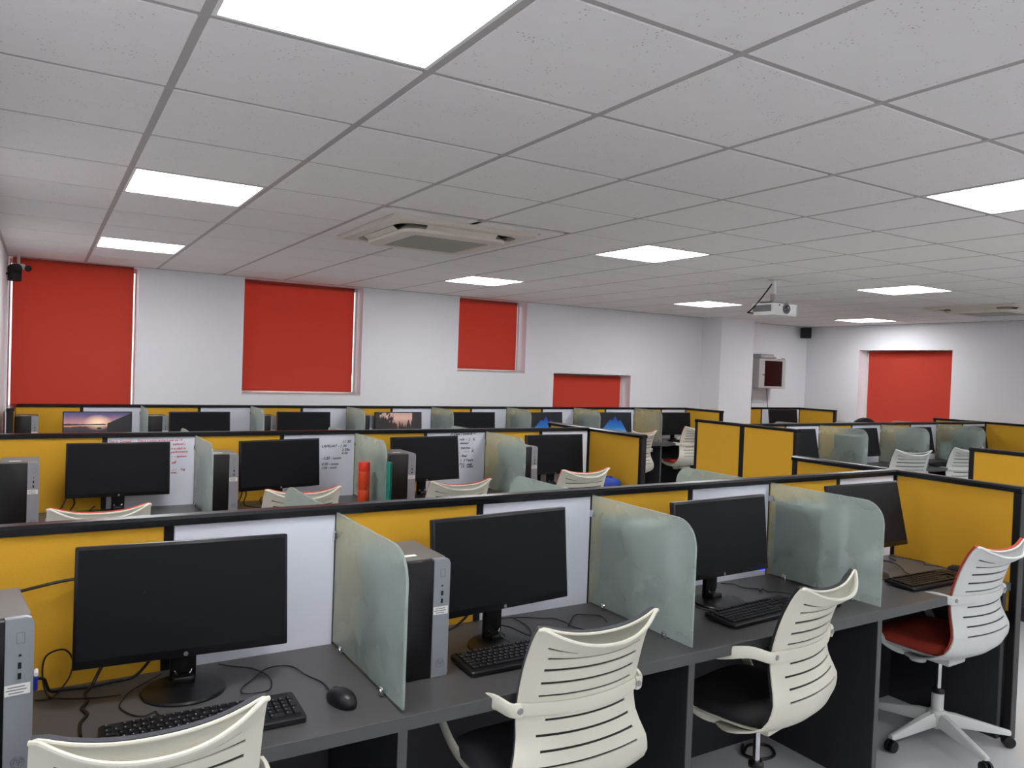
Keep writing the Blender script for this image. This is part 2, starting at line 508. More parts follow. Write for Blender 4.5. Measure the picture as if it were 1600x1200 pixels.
W1 = (-.585, .445, .80, CEIL - .005)
W2 = (1.41, 2.665, 1.235, CEIL - .005)
W3 = (3.85, 4.79, 1.54, CEIL - .005)
W4 = (5.225, 6.49, .80, 1.565)
struct(wall_y('wall_back', Y1, .25, X0 - .25, X1 + .25, [W1, W2, W3, W4]).build('wall_back', 'wall', smooth=0))
w = wall_y('wall_right', 0, .25, -6.05, 3.0, [(-5.115, -3.735, .85, 2.062)]).build('wall_right', 'wall', smooth=0)
struct(w); w.rotation_euler = (0, 0, -PI / 2); w.location = (X1, 0, 0)
struct(MB().box((X0 - .125, 1.525, 1.23), (.25, 9.05, 2.47)).build('wall_left', 'wall', smooth=0))
struct(MB().box((4.75, Y0 - .125, 1.23), (11.2, .25, 2.47)).build('wall_front', 'wall', smooth=0))
struct(MB().box((8.12, 5.865, 1.215), (.66, .37, 2.43)).build('wall_pillar', 'wall', smooth=0))

# windows, blinds
def window(n, x0, x1, z0, z1, flip=None):
    """built in local frame: x along the wall, y into the wall from the inner face"""
    w_, h_ = x1 - x0, z1 - z0
    f = MB()
    for cx, cz, dx, dz in ((x0 + .006, (z0 + z1) / 2, .012, h_), (x1 - .006, (z0 + z1) / 2, .012, h_), ((x0 + x1) / 2, z0 + .02, w_ - .024, .04), ((x0 + x1) / 2, z1 - .02, w_ - .024, .04)):
        f.box((cx, .222, cz), (dx, .045, dz))
    root = struct(f.build('window_%d' % n, 'frame', smooth=0))
    MB().box(((x0 + x1) / 2, .225, (z0 + z1) / 2), (w_ - .024, .005, h_ - .08)).build('pane', 'pane', root, smooth=0)
    MB().box(((x0 + x1) / 2, .10, z0 + .006), (w_ - .004, .2, .012), .002).build('sill', 'frame', root, smooth=0)
    return root

def blind(label, x0, x1, z0, z1, dep, wrinkle=0, roll=True, chain=True):
    root = thing('roller_blind', label, 'blind', (0, 0, 0), 0, 'orange red roller blinds')
    nx, nz = 28, 40
    mb = MB(); g = []
    for i in range(nx + 1):
        col = []
        for j in range(nz + 1):
            x = x0 + (x1 - x0) * i / nx; z = z0 + (z1 - z0) * j / nz
            t = j / nz
            y = dep + .003 * math.sin(3.1 * i / nx + 1)
            if wrinkle and t < .36:
                k = math.sin(PI * t / .36)
                y += wrinkle * k * (math.sin(30 * t + 3.2 * i / nx + 1.5 * math.sin(7 * i / nx)) + .7 * math.sin(48 * t - 5 * i / nx))
            col.append(mb.bm.verts.new((x, y, z)))
        g.append(col)
    for i in range(nx):
        for j in range(nz):
            mb.bm.faces.new((g[i][j], g[i + 1][j], g[i + 1][j + 1], g[i][j + 1]))
    bmesh.ops.solidify(mb.bm, geom=mb.bm.faces[:], thickness=.0012)
    mb.build('blind_fabric', 'blind', root, smooth=80)
    if roll:
        MB().cyl((x0, dep + .022, z1 - .006), (x1, dep + .022, z1 - .006), .02, n=16).build('roller_tube', 'blind', root)
    MB().box(((x0 + x1) / 2, dep - .001, z0 - .008), (x1 - x0, .012, .02), .004).build('bottom_bar', 'barwhite', root)
    if chain:
        MB().tube(spline([(x1 + .012, dep + .02, z1 - .03), (x1 + .014, dep - .05, (z0 + z1) / 2), (x1 + .012, dep - .09, z0 + .1)], 6), .0025, 5).build('pull_chain', 'whiteplastic', root)
    return root

for n, wd in enumerate((W1, W2, W3, W4), 1):
    o = window(n, *wd); o.location = (0, Y1, 0)
bl = [blind('wide orange red roller blind at the far left end, reaching below the partitions', -.555, .405, .84, CEIL - .012, .03, chain=False),
      blind('square orange red roller blind with wrinkled fabric near its bottom edge', 1.425, 2.63, 1.272, CEIL - .012, .19, wrinkle=.0035, chain=False),
      blind('small high orange red roller blind ending well above the partitions', 3.865, 4.755, 1.578, CEIL - .012, .18, chain=False),
      blind('low orange red roller blind starting at mid wall, partly hidden by partitions', 5.245, 6.45, .84, 1.535, .17)]
for b in bl: b.location = (0, Y1, 0)
o = window(5, -5.115, -3.735, .85, 2.062); o.rotation_euler = (0, 0, -PI / 2); o.location = (X1, 0, 0)
b = blind('bright orange red roller blind on the right hand wall', -5.07, -3.745, .90, 2.045, .17, chain=False)
b.rotation_euler = (0, 0, -PI / 2); b.location = (X1, 0, 0)

# ------------------------------------------------------------------ ceiling: tiles, grid, lamps
LAMPS = [(a, bb) for a in (0, 5, 10, 15) for bb in (-5, -1, 3, 7) if (a, bb) != (15, 3)]
AC_T = [(a, bb) for a0 in (2, 13) for a in (a0, a0 + 1) for bb in (3, 4)]
tile_me = {}
def tile_mesh(wx, wy):
    k = (round(wx, 3), round(wy, 3))
    if k not in tile_me:
        mb = MB()
        mb.box((0, 0, .0075), (wx, wy, .015), .0025, 1)
        me = mb.mesh('ceiling_tile'); me.materials.append(M['tile']); tile_me[k] = me
    return tile_me[k]
for a in range(-1, 18):
    for bb in range(-5, 11):
        xa, xb = a * .6, min((a + 1) * .6, X1); ya, yb = bb * .6, min((bb + 1) * .6, Y1)
        if xb - xa < .05 or yb - ya < .02 or (a, bb) in LAMPS or (a, bb) in AC_T: continue
        me = tile_mesh(xb - xa - .022, yb - ya - .022)
        o = link('ceiling_tile', me, ceiling, ((xa + xb) / 2, (ya + yb) / 2, CEIL - .001))
for a in range(-1, 17):
    if a == -1: continue
    MB().box((a * .6, (Y0 + Y1) / 2, CEIL + .006), (.030, Y1 - Y0, .012)).build('grid_runner', 'grid', ceiling, smooth=0)
for bb in range(-4, 11):
    MB().box(((X0 + X1) / 2, bb * .6, CEIL + .0075), (X1 - X0, .022, .011)).build('cross_bar', 'grid', ceiling, smooth=0)
tr = MB()
tr.box(((X0 + X1) / 2, Y1 - .008, CEIL + .002), (X1 - X0, .018, .014)); tr.box((X1 - .008, (Y0 + Y1) / 2, CEIL + .002), (.018, Y1 - Y0, .014)); tr.box((X0 + .008, (Y0 + Y1) / 2, CEIL + .002), (.018, Y1 - Y0, .014))
struct(tr.build('trim_1', 'grid', smooth=0))

LNAME = {(0, -1): 'largest ceiling light panel, cut by the top of the photo', (0, 3): 'lit ceiling panel over the left rows, second from the camera',
         (0, 7): 'lit ceiling panel nearest the wide blind at the left wall', (5, -1): 'lit ceiling panel cut by the right edge of the photo',
         (5, 3): 'lit ceiling panel to the right of the nearer air conditioner', (5, 7): 'lit ceiling panel above the small high blind',
         (10, 3): 'lit ceiling panel between the projector and the farther air conditioner', (10, 7): 'lit ceiling panel just left of the projector, near the pillar',
         (15, 7): 'farthest lit ceiling panel, above the right hand blind'}
lamp0 = None
for (a, bb) in LAMPS:
    lab = LNAME.get((a, bb), 'lit ceiling panel out of the photo, %s' % ({0: 'by the left wall', 5: 'left of the middle', 10: 'right of the middle', 15: 'by the right wall'}[a] + (', behind the viewer' if bb == -5 else ', beside the viewer')))
    loc = ((a + .5) * .6, (bb + .5) * .6, CEIL)
    if lamp0 is None:
        lamp0 = thing('ceiling_light', lab, 'light', loc, 0, 'square ceiling light panels')
        f = MB()
        for sx, sy, dx, dy in ((-1, 0, .012, .575), (1, 0, .012, .575), (0, -1, .551, .012), (0, 1, .551, .012)):
            f.box((sx * .2815, sy * .2815, .009), (dx, dy, .02))
        f.build('light_frame', 'whiteplastic', lamp0, smooth=0)
        MB().box((0, 0, .008), (.55, .55, .006)).build('diffuser', 'lamp', lamp0, smooth=0)
    else:
        dup(lamp0, lab, loc)

# ------------------------------------------------------------------ air conditioners
def make_ac(label, x, y):
    root = thing('ceiling_air_conditioner', label, 'air conditioner', (x, y, CEIL), 0, 'cassette air conditioners')
    # infill plate of the four tile bay
    pl = MB()
    for cx, cy, dx, dy in ((0, .538, 1.176, .10), (0, -.538, 1.176, .10), (.538, 0, .10, .976), (-.538, 0, .10, .976)):
        pl.box((cx, cy, .0065), (dx, dy, .013), .002, 1)
    pl.build('infill_plate', 'tile', root, smooth=0)
    # rim with four air slots : ring profile lofted
    def ring(w_, r, z): return [(px, py, z) for px, py in rrect(w_, w_, r, 6)]
    def loft(name, rings, mat, cap=False):
        mb = MB(); RS = [[mb.bm.verts.new(p) for p in rg] for rg in rings]
        for A, B in zip(RS, RS[1:]):
            n = len(A)
            for i in range(n): mb.bm.faces.new((A[i], A[(i + 1) % n], B[(i + 1) % n], B[i]))
        if cap: mb.bm.faces.new(RS[-1])
        return mb.build(name, mat, root, smooth=30)
    loft('outer_rim', [ring(.96, .03, .004), ring(.955, .03, -.012), ring(.93, .035, -.022), ring(.80, .11, -.024), ring(.79, .12, -.004), ring(.78, .12, .03)], 'acplastic')
    loft('air_slot', [ring(.79, .12, .004), ring(.50, .05, .004)], 'acdark', True)
    loft('inner_rim', [ring(.60, .06, .0), ring(.69, .10, -.034), ring(.70, .10, -.040), ring(.69, .10, -.056), ring(.64, .08, -.062), ring(.51, .03, -.062), ring(.50, .03, -.05)], 'acplastic')
    g = MB(); g.box((0, 0, -.052), (.50, .50, .01))
    gr = g.build('intake_grille', 'acgrille', root, smooth=0)
    sl = MB()
    for i in range(22): sl.box((0, -.231 + i * .022, -.0585), (.48, .009, .006))
    sl.build('grille_bars', 'acgrille', gr, smooth=0)
    for k in range(4):
        v = MB().box((0, .372, -.030), (.47, .040, .006), .003, 1, Matrix.Rotation(k * PI / 2, 4, 'Z') @ Matrix.Translation((0, .372, -.030)) @ Matrix.Rotation(R(32), 4, 'X') @ Matrix.Translation((0, -.372, .030)))
        v.build('air_vane', 'acplastic', root)
    for sx in (-1, 1):
        for sy in (-1, 1):
            MB().lathe([(0, -.004), (.022, -.004), (.03, .006)], 12, (sx * .385, sy * .385, -.022)).build('corner_cap', 'acplastic', root)
    return root
make_ac('cream cassette air conditioner nearest the camera, left of centre', 1.8, 2.45)
make_ac('cream cassette air conditioner far off at the right side', 8.4, 2.4)

# ------------------------------------------------------------------ partitions
PT = 1.15
def partition_x(label, y, segs, x0, x1, top=PT, th=.046, name='desk_partition', y_is_wall=False):
    """segs: list of (x0, x1, kind). run along x, centre plane y"""
    root = thing(name, label, 'partition', (0, 0, 0), 0, 'desk partitions')
    rail = MB()
    rail.prism([(y - th * .62, top - .026), (y - th * .62, top - .008), (y - th * .42, top), (y + th * .42, top), (y + th * .62, top - .008), (y + th * .62, top - .026)], 'x', x0, x1)
    rail.build('top_rail', 'rail', root)
    MB().box(((x0 + x1) / 2, y, .05), (x1 - x0, th, .1)).build('bottom_rail', 'blackmetal', root, smooth=0)
    posts = sorted({s[0] for s in segs} | {s[1] for s in segs})
    mids = {s[1] for s in segs if s[2] == 'y'}
    for px in posts:
        MB().box((px, y, (top - .026 + .1) / 2), (.026 if px in mids or px in (posts[0], posts[-1]) else .006, th * .90, top - .126), .002, 1).build('post', 'blackmetal', root, smooth=0)
    for a, b, k in segs:
        ga = .013 if a in mids or a == posts[0] else .003; gb = .013 if b in mids or b == posts[-1] else .003
        a, b = a + ga - .013, b - gb + .013
        MB().box(((a + b) / 2, y, (DESK - .03 + top - .026) / 2), (b - a - .026, th * .88, top - .026 - DESK + .03), .003, 1).build('yellow_panel' if k == 'y' else 'white_panel', 'yellow' if k == 'y' else 'white', root, smooth=0)
        MB().box(((a + b) / 2, y, (.1 + DESK - .03) / 2), (b - a - .026, th * .8, DESK - .13), .003, 1).build('lower_panel', 'carcass', root, smooth=0)
    return root

def end_screen(label, x, ys, top=PT, th=.046, y_posts=None):
    root = thing('end_screen', label, 'partition', (0, 0, 0), 0, 'end screens of the desk rows')
    y0, y1 = ys[0], ys[-1]
    MB().prism([(x - th * .62, top - .026), (x - th * .62, top - .008), (x - th * .42, top), (x + th * .42, top), (x + th * .62, top - .008), (x + th * .62, top - .026)], 'y', y0 - .018, y1 + .018).build('top_rail', 'rail', root)
    for py in ys:
        MB().box((x, py, (top - .026) / 2), (th * 1.04, .058 if py not in (y0, y1) else .034, top - .026), .003, 1).build('post', 'blackmetal', root, smooth=0)
    MB().box((x, (y0 + y1) / 2, .05), (th, y1 - y0 - .034, .1)).build('bottom_rail', 'blackmetal', root, smooth=0)
    for a, b in zip(ys, ys[1:]):
        MB().box((x, (a + b) / 2, (.58 + top - .026) / 2), (th * .88, b - a - .034, top - .026 - .58), .003, 1).build('yellow_panel', 'yellow', root, smooth=0)
        MB().box((x, (a + b) / 2, (.1 + .58) / 2), (th * .8, b - a - .034, .48), .003, 1).build('lower_panel', 'carcass', root, smooth=0)
    return root

def bays(bx, half=.515):
    s = []
    for a, b in zip(bx, bx[1:]):
        m = a + (b - a) * half
        s += [(a, m, 'y'), (m, b, 'w')]
    return s
RY1, RY2, RY3, RYB, RYA, RYC = .34, 2.943, 5.962, 3.125, .36, 5.975
BX = [-.52, .48, 1.483, 2.487]
XE = 3.464
B1 = BX + [XE - .026]
BX3 = [-.52 + i * 1.0 for i in range(8)] + [7.425]
BXB = [5.475, 6.55, 7.60, 8.70, 9.775]
P1 = partition_x('long yellow and white partition of the nearest desk row', RY1, bays(B1), -.535, XE - .026)
P2 = partition_x('yellow and white partition of the middle row with marker writing on its boards', RY2, bays(B1), -.535, XE - .026)
P3 = partition_x('longest yellow and white partition, along the back wall', RY3, bays(BX3), -.50, 7.425, top=1.138)
PB = partition_x('yellow and white partition of the right hand block', RYB, bays(BXB), 5.475, 9.775)
PA = partition_x('partition of the nearer right hand row, mostly out of the photo', RYA, bays(BXB), 5.475, 9.775)
PC = partition_x('short partition against the wall right of the pillar', RYC, [(8.46, 9.0, 'y'), (9.0, 9.875, 'w')], 8.46, 9.875, top=1.15)
end_screen('yellow end screen closing the nearest row, beside the red chair', XE, (-.262, RY1, .945))
end_screen('yellow end screen closing the middle row, beside the blue bag', XE, (2.30, RY2, 3.49))
end_screen('yellow end screen closing the back wall row', 7.45, (5.30, 5.962), top=1.138)
end_screen('two panel yellow end screen at the aisle end of the right block', 5.45, (2.515, RYB, 3.73))
end_screen('yellow end screen cut by the right edge of the photo', 5.45, (-.26, RYA, .985))
end_screen('yellow end screen at the far right end of the right block', 9.80, (2.5, RYB, 3.75))
end_screen('small yellow end screen by the right wall, beneath the wall speaker', 9.90, (5.34, 5.975))
end_screen('end screen at the left wall closing the back row', -.53, (5.36, 5.962), top=1.138)

# ------------------------------------------------------------------ desks
def desk_run(label, y_part, side, bx, th=.046, depth=.574, end_panels=True):
    """side -1: desk on the -y side of the partition; +1 the other"""
    root = thing('office_desk', label, 'desk', (0, 0, 0), 0, 'desks along the partitions')
    yb = y_part + side * .0208; yf = yb + side * depth
    x0, x1 = bx[0] + .002, bx[-1] - .002
    wt = MB().box(((x0 + x1) / 2, (yb + yf) / 2, DESK - .018), (x1 - x0, abs(yf - yb) - .004, .036), .002, 1).build('worktop', 'desk', root, smooth=0)
    MB().box(((x0 + x1) / 2, yf - side * .0005, DESK - .018), (x1 - x0, .003, .0345)).build('edge_band', 'deskedge', wt, smooth=0)
    for i, px in enumerate(bx):
        q = px + (.016 if i == 0 else -.016 if i == len(bx) - 1 else 0)
        sp = MB().box((q, (yb + yf) / 2 - side * .005, (DESK - .036) / 2), (.026, abs(yf - yb) - .03, DESK - .036), .001, 1).build('side_panel', 'carcass', root, smooth=0)
        MB().box((q, yf - side * .0185, (DESK - .036) / 2), (.026, .003, DESK - .038)).build('edge_band', 'deskedge', sp, smooth=0)
    for a, b in zip(bx, bx[1:]):
        MB().box(((a + b) / 2, yb + side * .03, (DESK - .036) / 2 + .001), (b - a - .034, .018, DESK - .04)).build('modesty_panel', 'carcass', root, smooth=0)
    return root
DX1 = BX + [XE - .028]
desk_run('charcoal desk of the nearest row, facing the camera', RY1, -1, DX1)
desk_run('charcoal desk on the hidden far side of the nearest partition', RY1, 1, DX1)
desk_run('charcoal desk of the middle row, carrying the red bottle', RY2, -1, DX1)
desk_run('charcoal desk on the hidden far side of the middle partition', RY2, 1, DX1)
desk_run('charcoal desk of the row along the back wall', RY3, -1, BX3)
desk_run('charcoal desk on the camera side of the right block', RYB, -1, BXB)
desk_run('charcoal desk on the far side of the right block', RYB, 1, BXB)
desk_run('charcoal desk in the corner right of the pillar', RYC, -1, [8.46, 9.87])

# ------------------------------------------------------------------ frosted glass dividers
def make_glass(label):
    """local: origin at partition face, desk level; pane runs to -y"""
    root = thing('glass_divider', label, 'divider', (0, 0, 0), 0, 'frosted glass dividers between the bays')
    L, H, r = .552, .415, .085
    pts = [(-.004, .008), (-L, .008)]
    for i in range(9):
        a = R(180 - 90 * i / 8)
        pts.append((-L + r + r * math.cos(a), H - r + r * math.sin(a)))
    pts.append((-.004, H))
    MB().prism(pts, 'x', -.004, .004, .0012).build('glass_pane', 'frost', root, smooth=25)
    for y in (-.10, -.43):
        cl = MB(); cl.box((-.009, y, .012), (.008, .022, .024), .003, 1); cl.box((.009, y, .012), (.008, .022, .024), .003, 1)
        cl.lathe([(0, .004), (.006, .003), (.007, 0)], 10, mat=Matrix.Translation((-.013, y, .013)) @ Matrix.Rotation(-PI / 2, 4, 'Y'))
        cl.build('desk_clamp', 'chrome', root)
    wc = MB(); wc.box((-.008, -.011, H - .07), (.007, .022, .026), .003, 1); wc.box((.008, -.011, H - .07), (.007, .022, .026), .003, 1)
    wc.build('wall_clamp', 'chrome', root)
    return root
ORD = ['first', 'second', 'third', 'fourth', 'fifth', 'sixth', 'seventh', 'eighth']
g0 = None
def glass(label, x, y, rz=0):
    global g0
    if g0 is None:
        g0 = make_glass(label); g0.location = (x, y, DESK); g0.rotation_euler = (0, 0, rz)
        return g0
    return dup(g0, label, (x, y, DESK), rz)
yo = .0205
gl1 = ['large frosted glass divider beside the computer mouse in the nearest row', 'frosted glass divider right of the second monitor in the nearest row', 'frosted glass divider right of the monitor with the blue light, nearest row']
for x, l in zip(BX[1:], gl1): glass(l, x, RY1 - yo - .003)
for x, l in zip(BX[1:], ('glass divider tip peeping over the nearest partition, at its left', 'glass divider tip over the nearest partition, between two white chair backs', 'glass divider tip over the nearest partition, below the two panel yellow screen')):
    glass(l, x, RY1 + yo + .003, PI)
for x, l in zip(BX[1:], ('frosted glass divider right of the board with red writing', 'frosted glass divider behind the red bottle', 'frosted glass divider left of the last monitor in the middle row')):
    glass(l, x, RY2 - yo - .003)
for x, l in zip(BX[1:], ('small glass divider tip over the middle partition, its leftmost', 'glass divider tip over the middle partition, at its centre', 'glass divider tip over the middle partition, nearest the blue wallpaper monitors')):
    glass(l, x, RY2 + yo + .003, PI)
for i, x in enumerate(BX3[1:-1]):
    glass('frosted glass divider in the back wall row, %s from the left' % ORD[i], x, RY3 - yo - .003)
for i, x in enumerate(BXB[1:-1]):
    glass('frosted glass divider in the right hand block, %s from the aisle' % ORD[i], x, RYB - yo - .003)
for i, x in enumerate(BXB[1:-1]):
    glass('glass divider tip over the right block partition, %s from the aisle' % ORD[i], x, RYB + yo + .003, PI)

# ------------------------------------------------------------------ monitors
MON = {}
def monitor_meshes():
    w_, h_ = .52, .30
    b = MB(); b.box((0, .012, 0), (w_, .024, h_), .004, 2)
    b.prism([(-.16, -.10), (.16, -.10), (.19, .07), (-.19, .07)], 'y', .022, .044, .006)
    MON['housing'] = b.mesh('housing'); MON['housing'].materials.append(M['bezel'])
    s = MB(); s.box((0, -.0006, .006), (w_ - .016, .0016, h_ - .03)); MON['screen'] = s.mesh('screen', 0)
    l = MB(); l.lathe([(0, .0012), (.0055, .0012), (.006, 0)], 16, mat=Matrix.Translation((0, 0, -.1425)) @ Matrix.Rotation(PI / 2, 4, 'X'))
    MON['logo'] = l.mesh('logo'); MON['logo'].materials.append(M['logo'])
    p = MB(); p.lathe([(0, .0), (.104, 0), (.106, .004), (.103, .009), (.09, .011), (.05, .016), (0, .018)], 40, sx=1.0, sy=.96)
    MON['base'] = p.mesh('stand_base'); MON['base'].materials.append(M['bezel'])
    n = MB(); n.box((0, .048, .10), (.066, .022, .19), .006, 2); n.box((0, .030, .022), (.056, .05, .026), .008, 2)
    MON['neck'] = n.mesh('stand_neck'); MON['neck'].materials.append(M['bezel'])
    r = MB(); r.tube([(.021 * math.cos(t), +.034 + .004 * math.sin(t), .044 + .014 * math.sin(t)) for t in [i * PI / 8 + PI for i in range(9)]], .0022, 6)
    MON['clip'] = r.mesh('cable_clip'); MON['clip'].materials.append(M['chrome'])
monitor_meshes()
SCR = {}
def scr_mesh(kind):
    if kind not in SCR:
        me = MON['screen'].copy()
        me.materials.append(M['screen'] if kind == 'off' else screen_mat(kind))
        SCR[kind] = me
    return SCR[kind]
def monitor(label, cx, cy, cz, yaw=0, tilt=.12, kind='off', sx=1, led=False, base_z=DESK):
    bx_, by_ = cx - .010 * math.sin(yaw), cy + .010 * math.cos(yaw)
    root = thing('computer_monitor', label, 'monitor', (bx_, by_, base_z), yaw, 'flat screen monitors on the desks')
    link('stand_base', MON['base'], root)
    link('stand_neck', MON['neck'], root)
    link('cable_clip', MON['clip'], root)
    d = link('housing', MON['housing'], root, (0, -.010, cz - base_z), (-tilt, 0, 0))
    d.scale = (sx, 1, 1)
    link('screen', scr_mesh(kind), d)
    link('logo', MON['logo'], d)
    if led: MB().box((.225, -.001, -.1505), (.02, .004, .004), .001, 1).build('power_led', 'led', d)
    return root
monitor('big dark monitor at the left end of the nearest row', .018, .14, .965, -.07, .135)
monitor('dark monitor in the nearest row with the desktop tower at its left', .945, .06, .99, .09, .094)
monitor('dark monitor with the blue light at its lower edge, nearest row', 1.955, .09, .975, .035, .11, led=True)
monitor('dark monitor half hidden by frosted glass, end of nearest row', 2.93, .12, .985, 0, .235)
monitor('dark monitor in front of the red writing, middle row', .06, 2.77, .96, -.03, .12)
monitor('dark monitor left of the black clock time notes, middle row', .945, 2.73, .965, .2, .065)
monitor('dark monitor beside the densely written board, middle row', 1.90, 2.685, .975, .10, .12)
monitor('last dark monitor of the middle row, beside the yellow end screen', 3.02, 2.78, .963, .0, .09)
R3 = [(.109, 'monitor showing a sunset over water', 'sunset', 0), (.95, 'black monitor second from left in the back wall row', 'off', 0), (1.925, 'dark grey monitor third from left in the back wall row', 'off', 0),
      (2.94, 'monitor showing trees against a pink sky', 'forest', 0), (3.86, 'black monitor in the back wall row just right of the forest screen', 'off', 0), (4.83, 'monitor with a blue shape, the left of two', 'blue', .12),
      (5.885, 'monitor with a blue shape, right of two, below the low blind', 'blue', 0), (6.92, 'black monitor at the right end of the back wall row', 'off', 0)]
for x, l, k, yw in R3: monitor(l, x, 5.60, .945, yw, .08, k, 1.03)
for x, l in ((6.0, 'dark monitor behind the two panel end screen, right block'), (7.01, 'dark monitor between the first two glass dividers, right block'), (8.035, 'dark monitor between the second and third dividers, right block'), (9.16, 'dark monitor behind the last glass divider, right block')):
    monitor(l, x, 2.90, .965, 0, .2, sx=.95 if 8 < x < 8.2 else 1)
monitor('black monitor right of the pillar, under the wall cabinet', 9.1, 5.62, .99, 0, .12, sx=1.18)

# ------------------------------------------------------------------ desktop towers
def make_tower(label):
    root = thing('desktop_tower', label, 'computer', (0, 0, 0), 0, 'black and silver desktop towers')
    w_, d_, h_ = .17, .245, .338
    MB().box((0, d_ / 2 + .012, h_ / 2), (w_ - .004, d_ - .024, h_ - .002), .003, 1).build('case', 'case', root)
    MB().box((-.0255, .006, h_ / 2 - .001), (w_ - .051, .020, h_ - .006), .003, 2).build('front_bezel', 'towerfront', root)
    st = MB().prism([(.034, 0.0), (.0845, 0.0), (.085, .012), (.085, h_ - .014), (.080, h_ - .003), (.071, h_), (.034, h_)], 'y', -.006, .0135, .0015).build('silver_strip', 'silver', root)
    for z in (h_ - .098, h_ - .12): MB().box((.060, -.0062, z), (.006, .002, .0125)).build('usb_port', 'hole', st, smooth=0)
    MB().box((.0605, -.0062, h_ - .077), (.0045, .002, .0045), .0008, 1).build('audio_jack', 'hole', st)
    pb = MB()
    for cx, cz, dx, dz in ((.061, h_ - .030, .014, .0008), (.061, h_ - .052, .014, .0008), (.054, h_ - .041, .0008, .022), (.068, h_ - .041, .0008, .022)): pb.box((cx, -.0062, cz), (dx, .001, dz))
    pb.build('power_button', 'logo', st, smooth=0)
    lb = MB().box((.057, -.0066, h_ - .147), (.045, .0012, .022)).build('asset_sticker', 'label', root, smooth=0)
    ln = MB()
    for k, wd in ((0, .03), (1, .036), (2, .026)): ln.box((.055, -.0074, h_ - .141 - k * .006), (wd, .0004, .0016))
    ln.build('sticker_print', 'ink', lb, smooth=0)
    lg = MB(); lg.tube([(.060 + .012 * math.cos(t), -.0064, .040 + .012 * math.sin(t)) for t in [i * PI / 10 for i in range(20)]], .0008, 4, closed=True)
    lo = lg.build('round_logo', 'logo', st)
    tm = text_mesh('hp', .019, .25); tm.materials.append(M['logo'])
    link('logo_letters', tm, lo, (.0505, -.0063, .0365), (PI / 2, 0, 0))
    MB().box((-.02, .06, h_ + .0004), (.05, .018, .0012)).build('top_sticker', 'label', root, smooth=0)
    return root
tw0 = make_tower('desktop tower at the bottom left corner of the photo')
tw0.location = (-.407, -.165, DESK); tw0.rotation_euler = (0, 0, R(7))
dup(tw0, 'desktop tower right of the large glass divider, nearest row', (.604, -.06, DESK))
dup(tw0, 'desktop tower behind the second glass divider, nearest row', (1.60, .05, DESK))
dup(tw0, 'desktop tower behind the third glass divider, nearest row', (2.585, .05, DESK))
dup(tw0, 'desktop tower at the left end of the middle row', (-.404, 2.45, DESK))
dup(tw0, 'desktop tower in the middle row right of the red writing', (.575, 2.58, DESK))
dup(tw0, 'desktop tower beside the teal folder, middle row', (1.593, 2.37, DESK))
dup(tw0, 'desktop tower left of the last middle row monitor', (2.625, 2.56, DESK))
for i, x in enumerate((-.42, .60, 1.575, 2.60, 3.575, 4.60, 5.60)):
    dup(tw0, 'desktop tower in the back wall row, %s from the left' % ORD[i], (x, 5.66, DESK))
for i, x in enumerate((6.65, 7.70, 8.80)):
    dup(tw0, 'desktop tower behind the %s glass divider of the right block' % ORD[i], (x, 2.69, DESK))

# ------------------------------------------------------------------ keyboards
def key_layout():
    K = []; p = .019
    def row(y, ws, x=0.0, d=.0155):
        for w_ in ws:
            if w_ > 0: K.append((x + w_ * p / 2, y, w_ * p - .0032, d))
            x += abs(w_) * p
    row(.052, [1, -1, 1, 1, 1, 1, -.5, 1, 1, 1, 1, -.5, 1, 1, 1, 1, -.25, 1, 1, 1], d=.012)
    row(.028, [1] * 13 + [2, -.25, 1, 1, 1, -.25, 1, 1, 1, 1])
    row(.009, [1.5] + [1] * 12 + [1.5, -.25, 1, 1, 1, -.25, 1, 1, 1])
    row(-.010, [1.75] + [1] * 11 + [2.25, -.25, -3, -.25, 1, 1, 1])
    row(-.029, [2.25] + [1] * 10 + [2.75, -.25, -1, 1, -1, -.25, 1, 1, 1])
    row(-.048, [1.25, 1.25, 1.25, 6.25, 1.25, 1.25, 1.25, 1.25, -.25, 1, 1, 1, -.25, 2, 1])
    K.append((18.5 * p + 3.5 * p, -.0005, p - .0032, .0345)); K.append((22 * p, -.0385, p - .0032, .0345))
    W = 22.5 * p
    return [(x - W / 2, y, a, b) for x, y, a, b in K]
KEYS = key_layout()
def top_z(y): return .0175 + (y + .07) / .14 * .008
key_me = {}
def key_mesh(a, b):
    k = (round(a, 4), round(b, 4))
    if k not in key_me:
        mb = MB(); t = .0013
        lo = [(-a / 2, -b / 2), (a / 2, -b / 2), (a / 2, b / 2), (-a / 2, b / 2)]
        A = [mb.bm.verts.new((x, y, 0)) for x, y in lo]
        B = [mb.bm.verts.new((x - math.copysign(t, x), y - math.copysign(t, y), .0055)) for x, y in lo]
        for i in range(4): mb.bm.faces.new((A[i], A[(i + 1) % 4], B[(i + 1) % 4], B[i]))
        mb.bm.faces.new(B)
        z = .0058
        f = mb.bm.faces.new([mb.bm.verts.new((-a / 2 + dx, b / 2 - dy, z)) for dx, dy in ((.0035, .0075), (.0058, .0075), (.0058, .0042), (.0035, .0042))])
        bmesh.ops.recalc_face_normals(mb.bm, faces=mb.bm.faces[:]); f.material_index = 1
        if f.normal.z < 0: f.normal_flip()
        me = bpy.data.meshes.new('key'); mb.bm.to_mesh(me); mb.bm.free()
        me.materials.append(M['keyboard']); me.materials.append(M['cream'])
        key_me[k] = me
    return key_me[k]
KB_BODY = None; KB_KEYS = None
